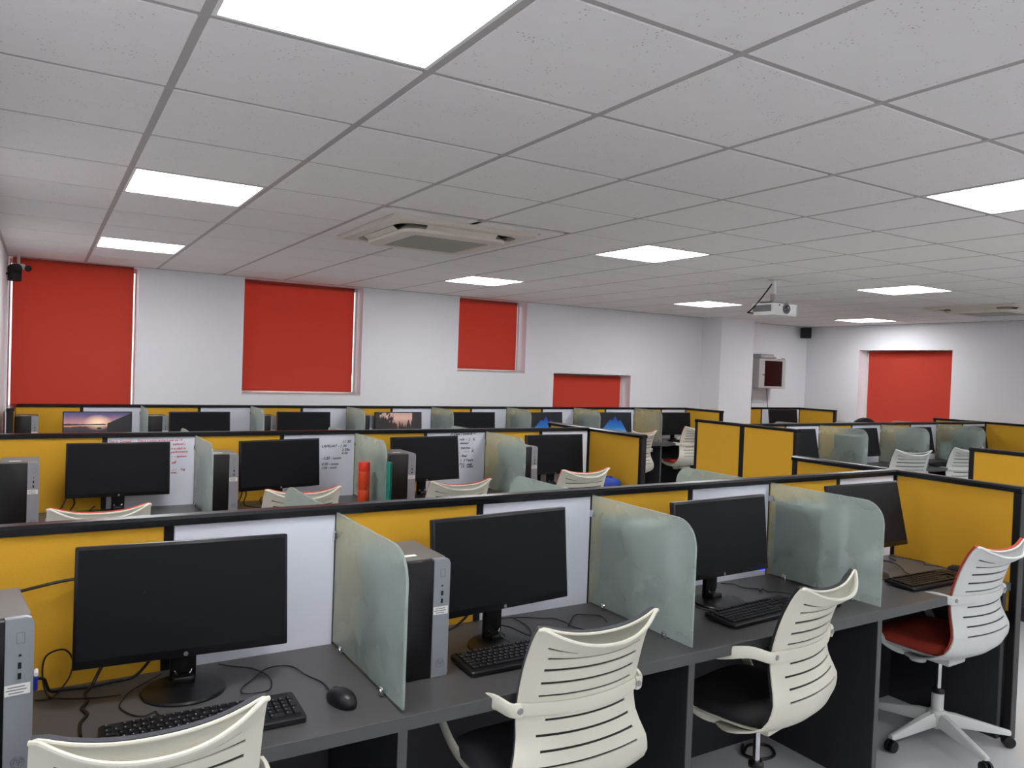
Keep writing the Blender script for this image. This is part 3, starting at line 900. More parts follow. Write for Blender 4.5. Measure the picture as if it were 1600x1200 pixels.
def keyboard(label, x, y, rz, single=False, cord=None, lift=0):
    global KB_BODY, KB_KEYS
    root = thing('computer_keyboard', label, 'keyboard', (x, y, DESK + .001), rz, 'black keyboards on the desks')
    if KB_BODY is None:
        mb = MB()
        poly = rrect(.448, .142, .008, 3)
        A = [mb.bm.verts.new((px, py, .002 + (py + .07) / .14 * .006)) for px, py in poly]
        B = [mb.bm.verts.new((px, py, .012 + (py + .07) / .14 * .008)) for px, py in poly]
        Cc = [mb.bm.verts.new((px * .985, py * .96, .0155 + (py * .96 + .07) / .14 * .008)) for px, py in poly]
        n = len(poly)
        mb.bm.faces.new(A); mb.bm.faces.new(Cc)
        for P_, Q_ in ((A, B), (B, Cc)):
            for i in range(n): mb.bm.faces.new((P_[i], P_[(i + 1) % n], Q_[(i + 1) % n], Q_[i]))
        for sx in (-1, 1):
            mb.box((sx * .18, .05, .004), (.03, .012, .008)); mb.box((sx * .18, -.055, .001), (.03, .012, .003))
        KB_BODY = mb.mesh('body'); KB_BODY.materials.append(M['keyboard'])
    link('body', KB_BODY, root)
    if single:
        for kx, ky, a, b in KEYS:
            link('key', key_mesh(a, b), root, (kx, ky, top_z(ky) - .0015), (.057, 0, 0))
    else:
        if KB_KEYS is None:
            mb = MB()
            for kx, ky, a, b in KEYS: mb.box((kx, ky, top_z(ky) + .0012), (a, b, .0055))
            KB_KEYS = mb.mesh('keys', 0); KB_KEYS.materials.append(M['keyboard'])
        o = link('keys', KB_KEYS, root); o['kind'] = 'stuff'
    if cord:
        mi = Matrix.Rotation(-rz, 4, 'Z') @ Matrix.Translation((-x, -y, -(DESK + .001)))
        MB().tube([mi @ p for p in spline([(a, b, DESK + .0035) if len(c_) == 2 else c_ for c_ in cord for a, b in [c_[:2]]], 6)], .0019, 6).build('cord', 'cable', root)
    return root
keyboard('black keyboard behind the bottom left chair, nearest row', .03, -.10, R(-1), True,
         cord=[(-.06, -.032), (-.054, .0), (-.06, .03), (-.064, .044), (-.09, .029), (-.117, .053), (-.136, .104), (-.13, .143), (-.104, .2), (-.06, .245), (-.02, .285)])
keyboard('black keyboard left of the second chair, below the second monitor', .965, -.05, 0, True,
         cord=[(.965, .022, DESK + .012), (.945, .035, DESK + .032), (.935, .07, DESK + .045), (.955, .115, DESK + .05), (1.01, .12, DESK + .035), (1.07, .09, DESK + .008), (1.12, .18), (1.12, .285)])
keyboard('black keyboard below the monitor with the blue light', 1.985, -.072, R(4),
         cord=[(1.98, .0), (1.90, .004), (1.835, .04), (1.825, .12), (1.85, .21), (1.93, .285)])
keyboard('black keyboard beside the red seated chair, nearest row', 3.07, -.09, R(-1), cord=[(3.10, -.018), (3.125, .049), (3.2, .12), (3.25, .2), (3.22, .29)])
for i, x in enumerate((.10, .93, 1.9, 2.85)):
    keyboard('black keyboard in the middle row, %s from the left, behind a chair back' % ORD[i], x, 2.45, 0)
for i, x in enumerate((5.95, 6.95)):
    keyboard('black keyboard in the back wall row, %s of two near the aisle' % ('left' if i == 0 else 'right'), x, 5.46, 0)
for i, x in enumerate((7.3, 8.35, 9.35)):
    keyboard('black keyboard in the right block, %s from the aisle' % ORD[i], x - .3, 2.66, 0)

# ------------------------------------------------------------------ mice
def mouse(label, x, y, rz, cord):
    root = thing('computer_mouse', label, 'mouse', (x, y, DESK + .0005), rz, 'black computer mice')
    mb = MB(); rings = []
    n = 20
    for (s_, z) in ((.92, 0), (1.0, .006), (1.0, .014), (.93, .024), (.78, .031), (.5, .036), (.2, .038)):
        ring = []
        for i in range(n):
            a = 2 * PI * i / n
            wx = .031 * (1 - .10 * math.cos(2 * a)) ; wy = .055
            yy = wy * s_ * math.sin(a); ring.append(mb.bm.verts.new((wx * s_ * math.cos(a), yy, z - .006 * max(0, yy) / .055 * (z / .038))))
        rings.append(ring)
    for A, B in zip(rings, rings[1:]):
        for i in range(n): mb.bm.faces.new((A[i], A[(i + 1) % n], B[(i + 1) % n], B[i]))
    mb.bm.faces.new(rings[0]); mb.bm.faces.new(rings[-1])
    mb.build('shell', 'mouse', root, smooth=60)
    MB().lathe([(0, -.003), (.007, -.003), (.0075, 0), (.007, .003), (0, .003)], 14, mat=Matrix.Translation((0, .030, .0265)) @ Matrix.Rotation(PI / 2, 4, 'Y')).build('scroll_wheel', 'padblack', root)
    MB().tube(spline([(0, .052, .014), (0, .03, .0315), (0, .012, .0365)], 4), .0009, 4).build('button_seam', 'hole', root)
    if cord:
        mi = Matrix.Rotation(-rz, 4, 'Z') @ Matrix.Translation((-x, -y, -(DESK + .0005)))
        pts = [mi @ Vector((a, b, DESK + .0035 + .003 * (k % 3 == 2))) for k, (a, b) in enumerate(cord)]
        pts[0] = Vector((0, .054, .010))
        MB().tube(spline(pts, 6), .0019, 6).build('cord', 'cable', root)
    return root
mouse('black mouse on the desk left of the large glass divider', .362, -.108, R(12),
      [(.355, -.05), (.356, .03), (.329, .096), (.318, .169), (.289, .199), (.238, .185), (.191, .135), (.154, .091), (.152, .046), (.209, .044), (.232, .087), (.233, .143), (.209, .215), (.17, .249), (.13, .28)])
mouse('black mouse by the yellow end screen, right of the last keyboard', 3.36, -.06, R(-10), [(3.37, 0), (3.40, .06), (3.36, .10), (3.42, .14), (3.41, .22), (3.36, .285)])
mouse('black mouse behind the second chair back, nearest row', 1.33, -.10, R(4), [(1.33, -.05), (1.263, .098), (1.258, .149), (1.25, .21), (1.212, .23), (1.149, .26), (1.08, .29)])
mouse('black mouse behind the tilted chair, nearest row', 2.35, -.10, R(4), [(2.35, -.04), (2.337, .03), (2.284, .081), (2.255, .113), (2.266, .152), (2.218, .123), (2.25, .16), (2.207, .198), (2.195, .249), (2.163, .286)])

# ------------------------------------------------------------------ loose cables
def cable(label, pts, r=.0032, name='computer_cable', group='tangled computer cables', mat='cable'):
    o = MB().tube(spline(pts, 7), r, 6).build(name, mat)
    return tag(o, label, 'cable', group)
z = DESK + .0045
t = thing('video_cable', 'black video cable with a blue plug, beside the corner tower', 'cable', (0, 0, 0), 0, 'tangled computer cables')
MB().tube(spline([(-.322, .17, .80), (-.30, .20, .785), (-.285, .26, z + .01), (-.25, .285, z), (-.20, .275, z), (-.143, .283, z), (-.08, .295, z + .004), (-.02, .296, .80)], 7), .004, 6).build('cord', 'cable', t)
MB().box((-.321, .155, .800), (.016, .040, .034), .003, 1).build('plug', 'vgablue', t)
MB().cyl((-.317, .135, .823), (-.317, .165, .823), .005, n=8).build('plug_screw', 'whiteplastic', t)
cable('thin black cable looping between the corner tower and its monitor', [(-.318, .24, z), (-.289, .235, z), (-.267, .27, z), (-.241, .29, z + .03), (-.235, .30, z + .07), (-.256, .30, z + .10), (-.294, .30, z + .09), (-.303, .29, z + .05), (-.292, .27, z), (-.261, .20, z + .009), (-.19, .17, z + .009), (-.13, .16, z + .009)], .0022)
cable('pair of black cables twisted down beneath the first monitor', [(-.141, .275, .82), (-.17, .262, .77), (-.19, .25, z + .014), (-.208, .215, z + .005), (-.204, .18, z), (-.218, .14, z), (-.208, .10, z), (-.225, .05, z), (-.227, -.02, z)], .0042)
cable('black power cable hung across the yellow panel behind the corner tower', [(-.43, .09, 1.0), (-.40, .20, 1.0), (-.32, .27, 1.00), (-.25, .29, 1.005), (-.19, .292, 1.005), (-.12, .20, 1.0), (-.08, .15, .99)], .004)
cable('thick black cables bunched behind the second monitor', [(.70, .20, z), (.76, .24, z), (.84, .255, z), (.90, .285, z), (.97, .29, z + .05), (1.0, .22, .86)], .0045)
cable('black cable trailing right of the second monitor stand', [(1.249, .12, z), (1.279, .152, z), (1.336, .205, z), (1.379, .195, z), (1.418, .159, z), (1.40, .098, z)], .002)
cable('black cable lying left of the third monitor stand', [(1.72, .26, z), (1.76, .20, z), (1.80, .16, z), (1.84, .24, z), (1.80, .285, z), (1.74, .28, z + .02)], .004)
cable('black cable lying by the last yellow panel of the nearest row', [(3.40, .285, z + .01), (3.335, .27, z), (3.305, .213, z), (3.24, .25, z), (3.10, .28, z)], .0022)
cable('black cable coiled on the floor under the nearest desk', [(2.25, .20, .006), (2.33, .24, .006), (2.40, .20, .006), (2.36, .13, .006), (2.28, .13, .006), (2.24, .19, .010), (2.30, .25, .011)], .006)
for i, x in enumerate((-.2, .72, 1.72)):
    cable('tangle of black cables behind the %s tower of the middle row' % ORD[i], [(x - .09, 2.62, z), (x - .02, 2.70, z + .05), (x + .02, 2.80, z + .11), (x + .05, 2.86, z + .05), (x + .02, 2.76, z), (x + .10, 2.64, z), (x + .125, 2.72, z), (x + .125, 2.82, z + .01), (x + .15, 2.885, z + .02)], .004)

# ------------------------------------------------------------------ chairs
def catm(keys, v):
    ks = keys
    for i in range(len(ks) - 1):
        if ks[i][0] <= v <= ks[i + 1][0] + 1e-9: break
    a = ks[max(i - 1, 0)]; b = ks[i]; c = ks[i + 1]; d = ks[min(i + 2, len(ks) - 1)]
    t = (v - b[0]) / (c[0] - b[0]); out = []
    for k in range(1, len(b)):
        m1 = (c[k] - a[k]) / max(c[0] - a[0], 1e-6) * (c[0] - b[0]); m2 = (d[k] - b[k]) / max(d[0] - b[0], 1e-6) * (c[0] - b[0])
        h = (2 * t**3 - 3 * t**2 + 1) * b[k] + (t**3 - 2 * t**2 + t) * m1 + (-2 * t**3 + 3 * t**2) * c[k] + (t**3 - t**2) * m2
        out.append(h)
    return out
PROF = [(0, .03, .400, .185, .03), (.10, -.055, .402, .215, .07), (.19, -.140, .423, .244, .085), (.27, -.200, .470, .249, .050), (.37, -.212, .545, .231, .036), (.48, -.196, .615, .207, .042),
        (.58, -.191, .68, .203, .046), (.74, -.215, .78, .204, .05), (.88, -.253, .872, .202, .056), (1.0, -.299, .945, .200, .064)]
def shell_pt(u, v):
    y, z, w_, c = catm(PROF, v)
    k = max(0, min(1, (v - .80) / .20)); k = k * k * (3 - 2 * k)
    z -= k * .056 * (1 - min(1, abs(u)) ** 2.4)
    kk = max(0, (v - .9) / .1)
    wx = w_ * u
    if v > .955 and abs(u) > .9: z -= ((abs(u) - .9) / .1) ** 2 * .010 * (v - .955) / .045
    return Vector((wx, y + c * u * u, z))
SLOTS = [(.915, [(-.80, -.42), (.45, .78)]), (.845, [(-.78, .80)]), (.785, [(-.78, .80)]), (.725, [(-.78, .80)]), (.665, [(-.76, .80)]), (.555, [(-.62, .74)]), (.495, [(-.72, .80)]), (.435, [(-.70, .80)]), (.375, [(-.68, .80)])]
def make_chair(label, pad, shell):
    root = thing('office_chair', label, 'chair', (0, 0, 0), 0, 'white slatted back office chairs')
    # --- back shell with slots cut through
    vs = [0, .05, .10, .145, .19, .23, .27, .31, .345]
    sl = {}
    for v, rng in sorted(SLOTS):
        hv = .005 if v < .7 else .0066
        vs += [v - hv, v + hv]; sl[round(v - hv, 5)] = rng
    vs += [.605, .635, .945, .975, 1.0]
    vs = sorted(set(round(v, 5) for v in vs))
    us = [-1 + 2 * i / 32 for i in range(33)]
    mb = MB(); G = [[mb.bm.verts.new(shell_pt(u, v)) for u in us] for v in vs]
    for j in range(len(vs) - 1):
        rng = sl.get(vs[j])
        for i in range(32):
            uc = (us[i] + us[i + 1]) / 2
            if rng and any(a < uc < b for a, b in rng): continue
            mb.bm.faces.new((G[j][i], G[j][i + 1], G[j + 1][i + 1], G[j + 1][i]))
    bmesh.ops.recalc_face_normals(mb.bm, faces=mb.bm.faces[:])
    n0 = sum((f.normal.y for f in mb.bm.faces))
    if n0 > 0: bmesh.ops.reverse_faces(mb.bm, faces=mb.bm.faces[:])
    bmesh.ops.solidify(mb.bm, geom=mb.bm.faces[:], thickness=.006)
    back = mb.build('back_shell', shell, root, smooth=50)
    # rolled lip on the shell's top edge
    lip = [shell_pt(u, 1.0) for u in us]
    MB().tube(lip, .0052, 8).build('top_lip', shell, back)
    # scoop between the outer lip and the inner rim
    def inner(u):
        p = shell_pt(u, 1.0); q = (1 - abs(u) ** 2.2)
        return p + Vector((0, -.001 + .042 * q, .021 * q))
    mb = MB(); rows = []
    for k in range(6):
        t_ = k / 5
        rows.append([mb.bm.verts.new(shell_pt(u, 1.0).lerp(inner(u), t_) - Vector((0, 0, .022 * math.sin(PI * t_) * (1 - u * u)))) for u in us])
    for A, B in zip(rows, rows[1:]):
        for i in range(32): mb.bm.faces.new((A[i], A[i + 1], B[i + 1], B[i]))
    bmesh.ops.solidify(mb.bm, geom=mb.bm.faces[:], thickness=.003)
    mb.build('scoop', shell, back, smooth=60)
    MB().tube([inner(u) for u in us], .0042, 8).build('inner_rim', shell, back)
    # upholstered pad in front of the shell
    mb = MB(); rows = []
    pvs = [.28 + .70 * i / 14 for i in range(15)] + [1.0]
    for v in pvs:
        row_ = []
        for i in range(17):
            u = -1 + i / 8
            p = shell_pt(u * .99, v)
            e = max(0, min(1, (v - .28) / .12)) 
            q = (1 - abs(u) ** 2.2)
            kz = max(0, (v - .8) / .2)
            p += Vector((0, .008 + (.036 * q) * kz + .012 * q * e * (1 - kz), (.024 * q + .002) * kz))
            row_.append(mb.bm.verts.new(p))
        rows.append(row_)
    for A, B in zip(rows, rows[1:]):
        for i in range(16): mb.bm.faces.new((A[i], A[i + 1], B[i + 1], B[i]))
    bmesh.ops.recalc_face_normals(mb.bm, faces=mb.bm.faces[:])
    if sum(f.normal.y for f in mb.bm.faces) < 0: bmesh.ops.reverse_faces(mb.bm, faces=mb.bm.faces[:])
    bmesh.ops.solidify(mb.bm, geom=mb.bm.faces[:], thickness=-.009)
    mb.build('back_pad', pad, root, smooth=60)
    # black sheet added between shell and pad to shade the slots dark
    mb = MB(); rows = []
    for v in [.30 + .65 * i / 12 for i in range(13)]:
        rows.append([mb.bm.verts.new(shell_pt(u * .96, v) + Vector((0, .0035, 0))) for u in [-1 + i / 8 for i in range(17)]])
    for A, B in zip(rows, rows[1:]):
        for i in range(16): mb.bm.faces.new((A[i], A[i + 1], B[i + 1], B[i]))
    mb.build('slot_shade_sheet', 'black', root, smooth=60)
    # band across the back carrying the arms
    mb = MB(); pts = []
    for i in range(21):
        u = -1.03 + 2.06 * i / 20
        p = shell_pt(u, .61); pts.append(p + Vector((0, -.006, 0)))
    mb.strap(pts, .034, .008, (0, 1, 0))
    mb.build('arm_band', shell, root, smooth=50)
    # seat
    def seat_layer(zs, grow):
        out = []
        for i in range(36):
            a = 2 * PI * i / 36
            ca, sa = math.cos(a), math.sin(a)
            e = .55
            x = .222 * math.copysign(abs(ca) ** e, ca) * grow; y = .050 + .198 * math.copysign(abs(sa) ** e, sa) * grow
            dz = -.018 * max(0, (y - .12) / .13) ** 2 + .010 * (abs(x) / .225) ** 3
            out.append((x, y, zs + dz))
        return out
    def blob(layers, mat, name):
        mb = MB(); RS = [[mb.bm.verts.new(p) for p in seat_layer(*l)] for l in layers]
        for A, B in zip(RS, RS[1:]):
            for i in range(36): mb.bm.faces.new((A[i], A[(i + 1) % 36], B[(i + 1) % 36], B[i]))
        mb.bm.faces.new(RS[0]); mb.bm.faces.new(RS[-1])
        return mb.build(name, mat, root, smooth=60)
    blob([(.434, .94), (.438, .99), (.455, 1.0), (.470, .98), (.480, .90), (.484, .7), (.484, .3)], pad, 'seat')
    blob([(.404, .55), (.410, .80), (.424, .96), (.434, .985), (.434, .9)], shell, 'seat_pan')
    # arms : looped bars from the band forward, down and back under the seat
    for s in (-1, 1):
        p0 = shell_pt(s * 1.0, .61)
        pts = spline([(s * .196, p0.y - .012, p0.z), (s * .222, p0.y - .002, p0.z), (s * .240, p0.y + .06, p0.z + .004), (s * .252, .02, .674), (s * .256, .12, .672), (s * .256, .19, .650), (s * .252, .222, .60), (s * .244, .215, .54), (s * .222, .16, .462), (s * .19, .10, .418), (s * .13, .05, .402), (s * .06, .02, .398)], 4)
        n = len(pts)
        wl = [.036 + .012 * math.exp(-((i / n - .35) / .12) ** 2) for i in range(n)]
        arm = MB().strap(pts, wl, .014, (s * 1, 0, .0)).build('armrest', shell, root, smooth=50)
        MB().lathe([(0, .004), (.005, .004), (.0085, .003), (.009, 0)], 12, mat=Matrix.Translation((s * .203, p0.y - .018, p0.z)) @ Matrix.Rotation(PI / 2, 4, 'X')).build('bolt', 'steel', arm)
    # mechanism, gas lift, base
    mb = MB(); mb.box((0, .02, .382), (.14, .20, .036), .01, 2); mb.lathe([(0, -.03), (.034, -.03), (.04, .0)], 14, (.05, .07, .375)); mb.lathe([(0, -.03), (.034, -.03), (.04, .0)], 14, (-.05, .07, .375))
    mb.build('tilt_mechanism', shell, root)
    MB().tube(spline([(.06, 0, .385), (.16, .0, .382), (.20, .01, .372)], 4), .005, 6).build('lever', 'black', root)
    MB().cyl((0, 0, .20), (0, 0, .37), .0125, n=16).build('gas_lift', 'chrome', root)
    MB().lathe([(0, .1), (.025, .1), (.026, .215), (.0, .215)], 20).build('column_sleeve', shell, root)
    MB().lathe([(.0, .214), (.027, .214), (.027, .226), (.02, .234), (0, .234)], 20).build('sleeve_cap', 'black', root)
    MB().lathe([(0, .062), (.038, .062), (.044, .09), (.043, .125), (.03, .138), (0, .138)], 20).build('base_hub', shell, root)
    leg = wheel = None
    for k in range(5):
        a = R(90 + 72 * k + 12)
        if leg is None:
            mb = MB(); rings = []
            for (r_, w_, h0, h1) in ((.02, .022, .075, .130), (.08, .024, .072, .124), (.16, .021, .066, .106), (.24, .018, .060, .088), (.295, .015, .056, .076), (.305, .010, .058, .073)):
                rings.append([mb.bm.verts.new(p) for p in ((r_, -w_, h0), (r_, w_, h0), (r_, w_ * .95, (h0 + h1 * 2) / 3), (r_, w_ * .5, h1), (r_, -w_ * .5, h1), (r_, -w_ * .95, (h0 + h1 * 2) / 3))])
            for A, B in zip(rings, rings[1:]):
                for i in range(6): mb.bm.faces.new((A[i], A[(i + 1) % 6], B[(i + 1) % 6], B[i]))
            mb.bm.faces.new(rings[0]); mb.bm.faces.new(rings[-1])
            lo = mb.build('base_leg', shell, root, smooth=50); leg = lo.data
            mb = MB()
            for sx in (-1, 1):
                mb.lathe([(0, -.008), (.019, -.008), (.025, -.005), (.025, .005), (.019, .008), (0, .008)], 18, mat=Matrix.Translation((.298, sx * .0125, .0255)) @ Matrix.Rotation(PI / 2, 4, 'X'))
            mb.cyl((.29, 0, .05), (.29, 0, .062), .007, n=8); mb.cyl((.298, -.012, .0255), (.298, .012, .0255), .006, n=8)
            mb.box((.291, 0, .044), (.024, .010, .014), .003, 1)
            wo = mb.build('caster', 'black', root); wheel = wo.data
        else:
            lo = link('base_leg', leg, root); wo = link('caster', wheel, root)
        lo.rotation_euler = (0, 0, a); wo.rotation_euler = (0, 0, a)
    return root
CH = {}
def chair(label, kind, x, y, deg, shell='shell'):
    k = (kind, shell)
    if k not in CH:
        c = make_chair(label, kind, shell); CH[k] = c
        c.location = (x, y, 0); c.rotation_euler = (0, 0, R(deg))
        return c
    return dup(CH[k], label, (x, y, 0), R(deg))
chair('cream slatted chair cut by the bottom left of the photo', 'padgrey', -.126, -.262, 0)
chair('cream slatted chair in front of the second monitor, nearest row', 'padgrey', .975, -.165, 0)
chair('cream slatted chair with black seat, turned, its gas lift showing', 'padblack', 1.885, -.172, 12)
chair('white slatted chair with red seat at the right edge of the photo', 'padred', 3.150, -.108, 1, 'shell2')
chair('white chair back in front of the red writing monitor, middle row', 'padred', -.09, 1.98, 0)
chair('white chair back behind a glass tip, second in the middle row', 'padred', .86, 2.19, 0)
chair('white chair back in front of the densely written board, middle row', 'padred', 1.785, 2.19, 0)
chair('white chair back at the end of the middle row, near the blue bag', 'padred', 2.84, 2.385, 0)
chair('white chair seen edge on beside the middle end screen', 'padred', 5.61, 4.98, 4)
chair('white chair with red seat partly behind the two panel end screen', 'padred', 6.95, 5.48, 0)
chair('white slatted chair in the right block, the one nearer the aisle', 'padblack', 7.14, 2.60, -23, 'shell2')
chair('white slatted chair in the right block, farther from the aisle', 'padblack', 8.16, 2.64, -14, 'shell2')

# black high-back chair in the far corner
bc = thing('high_back_chair', 'black high back chair top in the far corner near the right wall', 'chair', (9.69, 4.86, 0), R(-30))
mb = MB(); rings = []
for v in range(41):
    t = 1 - (1 - v / 40) ** 2; zz = .52 + .57 * t; hw = .23 * math.sqrt(max(.004, 1 - max(0, (t - .55) / .45) ** 2.2)); 
    rings.append([(hw * math.cos(2 * PI * i / 16), -.24 - .06 * t + .045 * math.sin(2 * PI * i / 16), zz) for i in range(16)])
RS = [[mb.bm.verts.new(p) for p in rg] for rg in rings]
for A, B in zip(RS, RS[1:]):
    for i in range(16): mb.bm.faces.new((A[i], A[(i + 1) % 16], B[(i + 1) % 16], B[i]))
mb.bm.faces.new(RS[0]); mb.bm.faces.new(RS[-1])
mb.build('backrest', 'padblack', bc, smooth=60)
MB().box((0, 0, .47), (.48, .46, .09), .03, 3).build('seat', 'padblack', bc)
MB().box((0, -.24, .50), (.06, .03, .18), .008, 2).build('back_bracket', 'black', bc)
MB().cyl((0, 0, .1), (0, 0, .43), .025, n=14).build('gas_lift', 'black', bc)
for k in range(5):
    a = R(72 * k)
    l = MB().box((.15, 0, .085), (.30, .04, .035), .01, 2).build('base_leg', 'black', bc); l.rotation_euler = (0, 0, a)
    wv = MB().lathe([(0, -.015), (.025, -.015), (.028, 0), (.025, .015), (0, .015)], 14, mat=Matrix.Translation((.28, 0, .0285)) @ Matrix.Rotation(PI / 2, 4, 'X')).cyl((.28, 0, .028), (.28, 0, .075), .008, n=8).build('caster', 'black', bc); wv.rotation_euler = (0, 0, a)

# ------------------------------------------------------------------ things on the middle row desk
bt = thing('water_bottle', 'red plastic bottle standing in front of the middle row glass divider', 'bottle', (1.40, 2.52, DESK))
MB().lathe([(0, 0), (.034, 0), (.0365, .004), (.0365, .095), (.0345, .099), (.0345, .104), (.0365, .108), (.0365, .205), (.035, .215), (.033, .218), (0, .218)], 28).build('bottle_body', 'redbottle', bt)
MB().lathe([(0, .2185), (.0355, .2185), (.036, .222), (.036, .268), (.033, .274), (0, .274)], 28).build('bottle_cap', 'redcap', bt)
fd = thing('document_folder', 'teal folder leaning between the glass divider and a desktop tower', 'folder', (1.4945, 2.48, DESK + .001))
MB().box((-.0035, -.04, .145), (.003, .24, .29), .001, 1).build('cover', 'teal', fd); MB().box((.0055, -.04, .145), (.003, .24, .29), .001, 1).build('cover', 'teal', fd)
MB().box((.001, .0785, .145), (.010, .003, .29), .001, 1).build('spine', 'teal', fd)
MB().box((.001, -.03, .14), (.0055, .20, .26)).build('paper', 'teal', fd, smooth=0)
ad = thing('power_adapter', 'white power adapter beside the left tower of the middle row', 'adapter', (-.25, 2.52, DESK + .0005), R(20))
MB().box((0, 0, .02), (.075, .05, .038), .006, 2).build('adapter_body', 'whiteplastic', ad)
MB().tube(spline([(.035, 0, .02), (.07, .02, .02), (.11, .06, .006), (.13, .13, .006)], 5), .003, 6).build('cord', 'whiteplastic', ad)
bagr = thing('blue_bag', 'blue cloth bag on the desk near the yellow end screen, middle row', 'bag', (3.31, 2.50, DESK + .001), R(8))
mb = MB(); rings = []
for (s_, zz) in ((.82, 0), (1.0, .015), (1.04, .04), (1.0, .06), (.86, .08), (.6, .09), (.25, .094)):
    rings.append([mb.bm.verts.new((.105 * s_ * math.copysign(abs(math.cos(a)) ** .7, math.cos(a)), .07 * s_ * math.copysign(abs(math.sin(a)) ** .7, math.sin(a)), zz + .004 * math.sin(5 * a))) for a in [2 * PI * i / 24 for i in range(24)]])
for v in rings[0]: v.co.z = 0
for A, B in zip(rings, rings[1:]):
    for i in range(24): mb.bm.faces.new((A[i], A[(i + 1) % 24], B[(i + 1) % 24], B[i]))
mb.bm.faces.new(rings[0]); mb.bm.faces.new(rings[-1])
mb.build('bag_body', 'padblue', bagr, smooth=70)
MB().tube(spline([(-.05, 0, .088), (-.03, 0, .102), (.03, 0, .102), (.05, 0, .088)], 5), .006, 6).build('handle', 'padblue', bagr)
bx = thing('paper_box', 'small pale box on the desk under the last back wall monitor', 'box', (6.94, 5.60, DESK + .0005))
MB().box((0, -.02, .03), (.22, .08, .06), .004, 1).build('carton', 'label', bx); MB().box((0, -.02, .061), (.20, .03, .002)).build('tape', 'acplastic', bx, smooth=0)
bx.location = (6.98, 5.50, DESK + .0005)

wb = thing('white_carton', 'pale carton seen through the last glass divider of the right block', 'box', (8.80, 3.0, DESK + .001))
MB().box((0, 0, .1), (.16, .14, .2), .003, 1).build('carton', 'label', wb); MB().box((0, 0, .2005), (.15, .03, .001)).build('tape', 'acplastic', wb, smooth=0)

# ------------------------------------------------------------------ marker writing on the boards of the middle row
FY = RY2 - .0202
def write(s, x, z, h, ink, par=P2, shear=.25):
    me = text_mesh(s, h, shear, .022); me.materials.append(M[ink])
    o = link('handwriting', me, par, (x, FY - .0006, z), (PI / 2, R(random.uniform(-1.5, 1.5)), 0))
    o['label'] = {'redink': 'red marker handwriting', 'blackink': 'black marker handwriting', 'fainink': 'faint pencil marks'}[ink]
    return o
for s, x, zz, h in (('This is  Cement   .  Two a Cotton is (ro Look on 19', .012, 1.094, .0185), ('believed )', .352, 1.073, .018), ('n a clad in', .343, 1.047, .02), ('performance', .343, 1.026, .018), ('-  - system', .345, 1.000, .02),
                    ('off', .347, .962, .022), ('- - -    log', .347, .920, .02), ('area ,', .345, .904, .018)):
    write(s, x, zz, h, 'redink')
for s, x, zz, h in (('11 30', 1.392, 1.065, .026), ('LAFRUAT - 1 30', 1.254, 1.038, .0245), ('2 30a', 1.392, 1.012, .024), ('4 00', 1.392, .990, .022), ('-1:30 - noon', 1.257, .958, .026), ('6:30 - noon', 1.258, .922, .024), ('1:30 - noon', 1.257, .896, .022)):
    write(s, x, zz, h, 'blackink')
for s, x, zz, h in (('\u2192 Data } Level # \u2713', 2.19, 1.104, .026), ('rule  -  )   G', 2.268, 1.066, .026), ('answer', 2.276, 1.040, .024), ('matches  -', 2.280, 1.004, .024), ('.     -  -   K', 2.270, .978, .028), ('- final', 2.276, .946, .026), ('1  3 Team', 2.280, .912, .026), ('P12 , web', 2.275, .884, .026), ('1.0 .  online', 2.285, .866, .022)):
    write(s, x, zz, h, 'blackink')
for s, x, zz, h in (('/ l', 3.30, 1.05, .03), ('~ /', 3.25, .985, .03), ('\u2014 ~', 3.24, .955, .03), ('/', 3.30, .92, .03)):
    write(s, x, zz, h, 'fainink')

# ------------------------------------------------------------------ projector
PZ = 2.125
pr = thing('projector', 'white projector hanging from the ceiling on a pole', 'projector', (4.97, 2.414, PZ), 0)
MB().prism(rrect(.32, .235, .025, 4), 'z', .012, .098, .006).build('projector_body', 'whiteplastic', pr)
MB().prism(rrect(.312, .228, .03, 4), 'z', 0, .014, .004).build('bottom_shell', 'whiteplastic', pr)
gr = MB().box((-.160, .0, .055), (.003, .19, .055), .001, 1).build('side_grille', 'projgrey', pr)
gb = MB()
for i in range(9): gb.box((-.1622, 0, .031 + i * .006), (.002, .18, .0022))
gb.build('grille_slats', 'steel', gr, smooth=0)
ln = MB().lathe([(.042, 0), (.044, .004), (.038, .012), (.034, .006), (0, .004)], 24, mat=Matrix.Translation((.0, -.117, .056)) @ Matrix.Rotation(PI / 2, 4, 'X')).build('lens_ring', 'projgrey', pr)
MB().lathe([(0, .008), (.02, .007), (.031, .003)], 24, mat=Matrix.Translation((.0, -.1185, .056)) @ Matrix.Rotation(PI / 2, 4, 'X')).build('lens', 'lens', ln)
MB().lathe([(0, .002), (.006, .002), (.007, 0)], 12, mat=Matrix.Translation((-.085, -.1175, .082)) @ Matrix.Rotation(PI / 2, 4, 'X')).build('sensor', 'hole', pr)
MB().box((.135, -.1185, .05), (.004, .003, .07)).build('vent_line', 'projgrey', pr, smooth=0)
mt = MB(); mt.box((-.02, 0, .112), (.20, .13, .008), .002, 1)
for a in range(4):
    th = R(45 + 90 * a); mt.tube([(-.02 + .02 * math.cos(th), .02 * math.sin(th), .115), (-.02 + .12 * math.cos(th), .09 * math.sin(th), .104), (-.02 + .12 * math.cos(th), .09 * math.sin(th), .097)], .006, 6)
mt.build('mount_plate', 'steel', pr)
MB().cyl((-.02, 0, .115), (-.02, 0, CEIL - PZ - .003), .018, n=16).build('mount_pole', 'whiteplastic', pr)
MB().box((-.02, 0, .155), (.045, .045, .06), .006, 1).build('mount_joint', 'cabinet', pr)
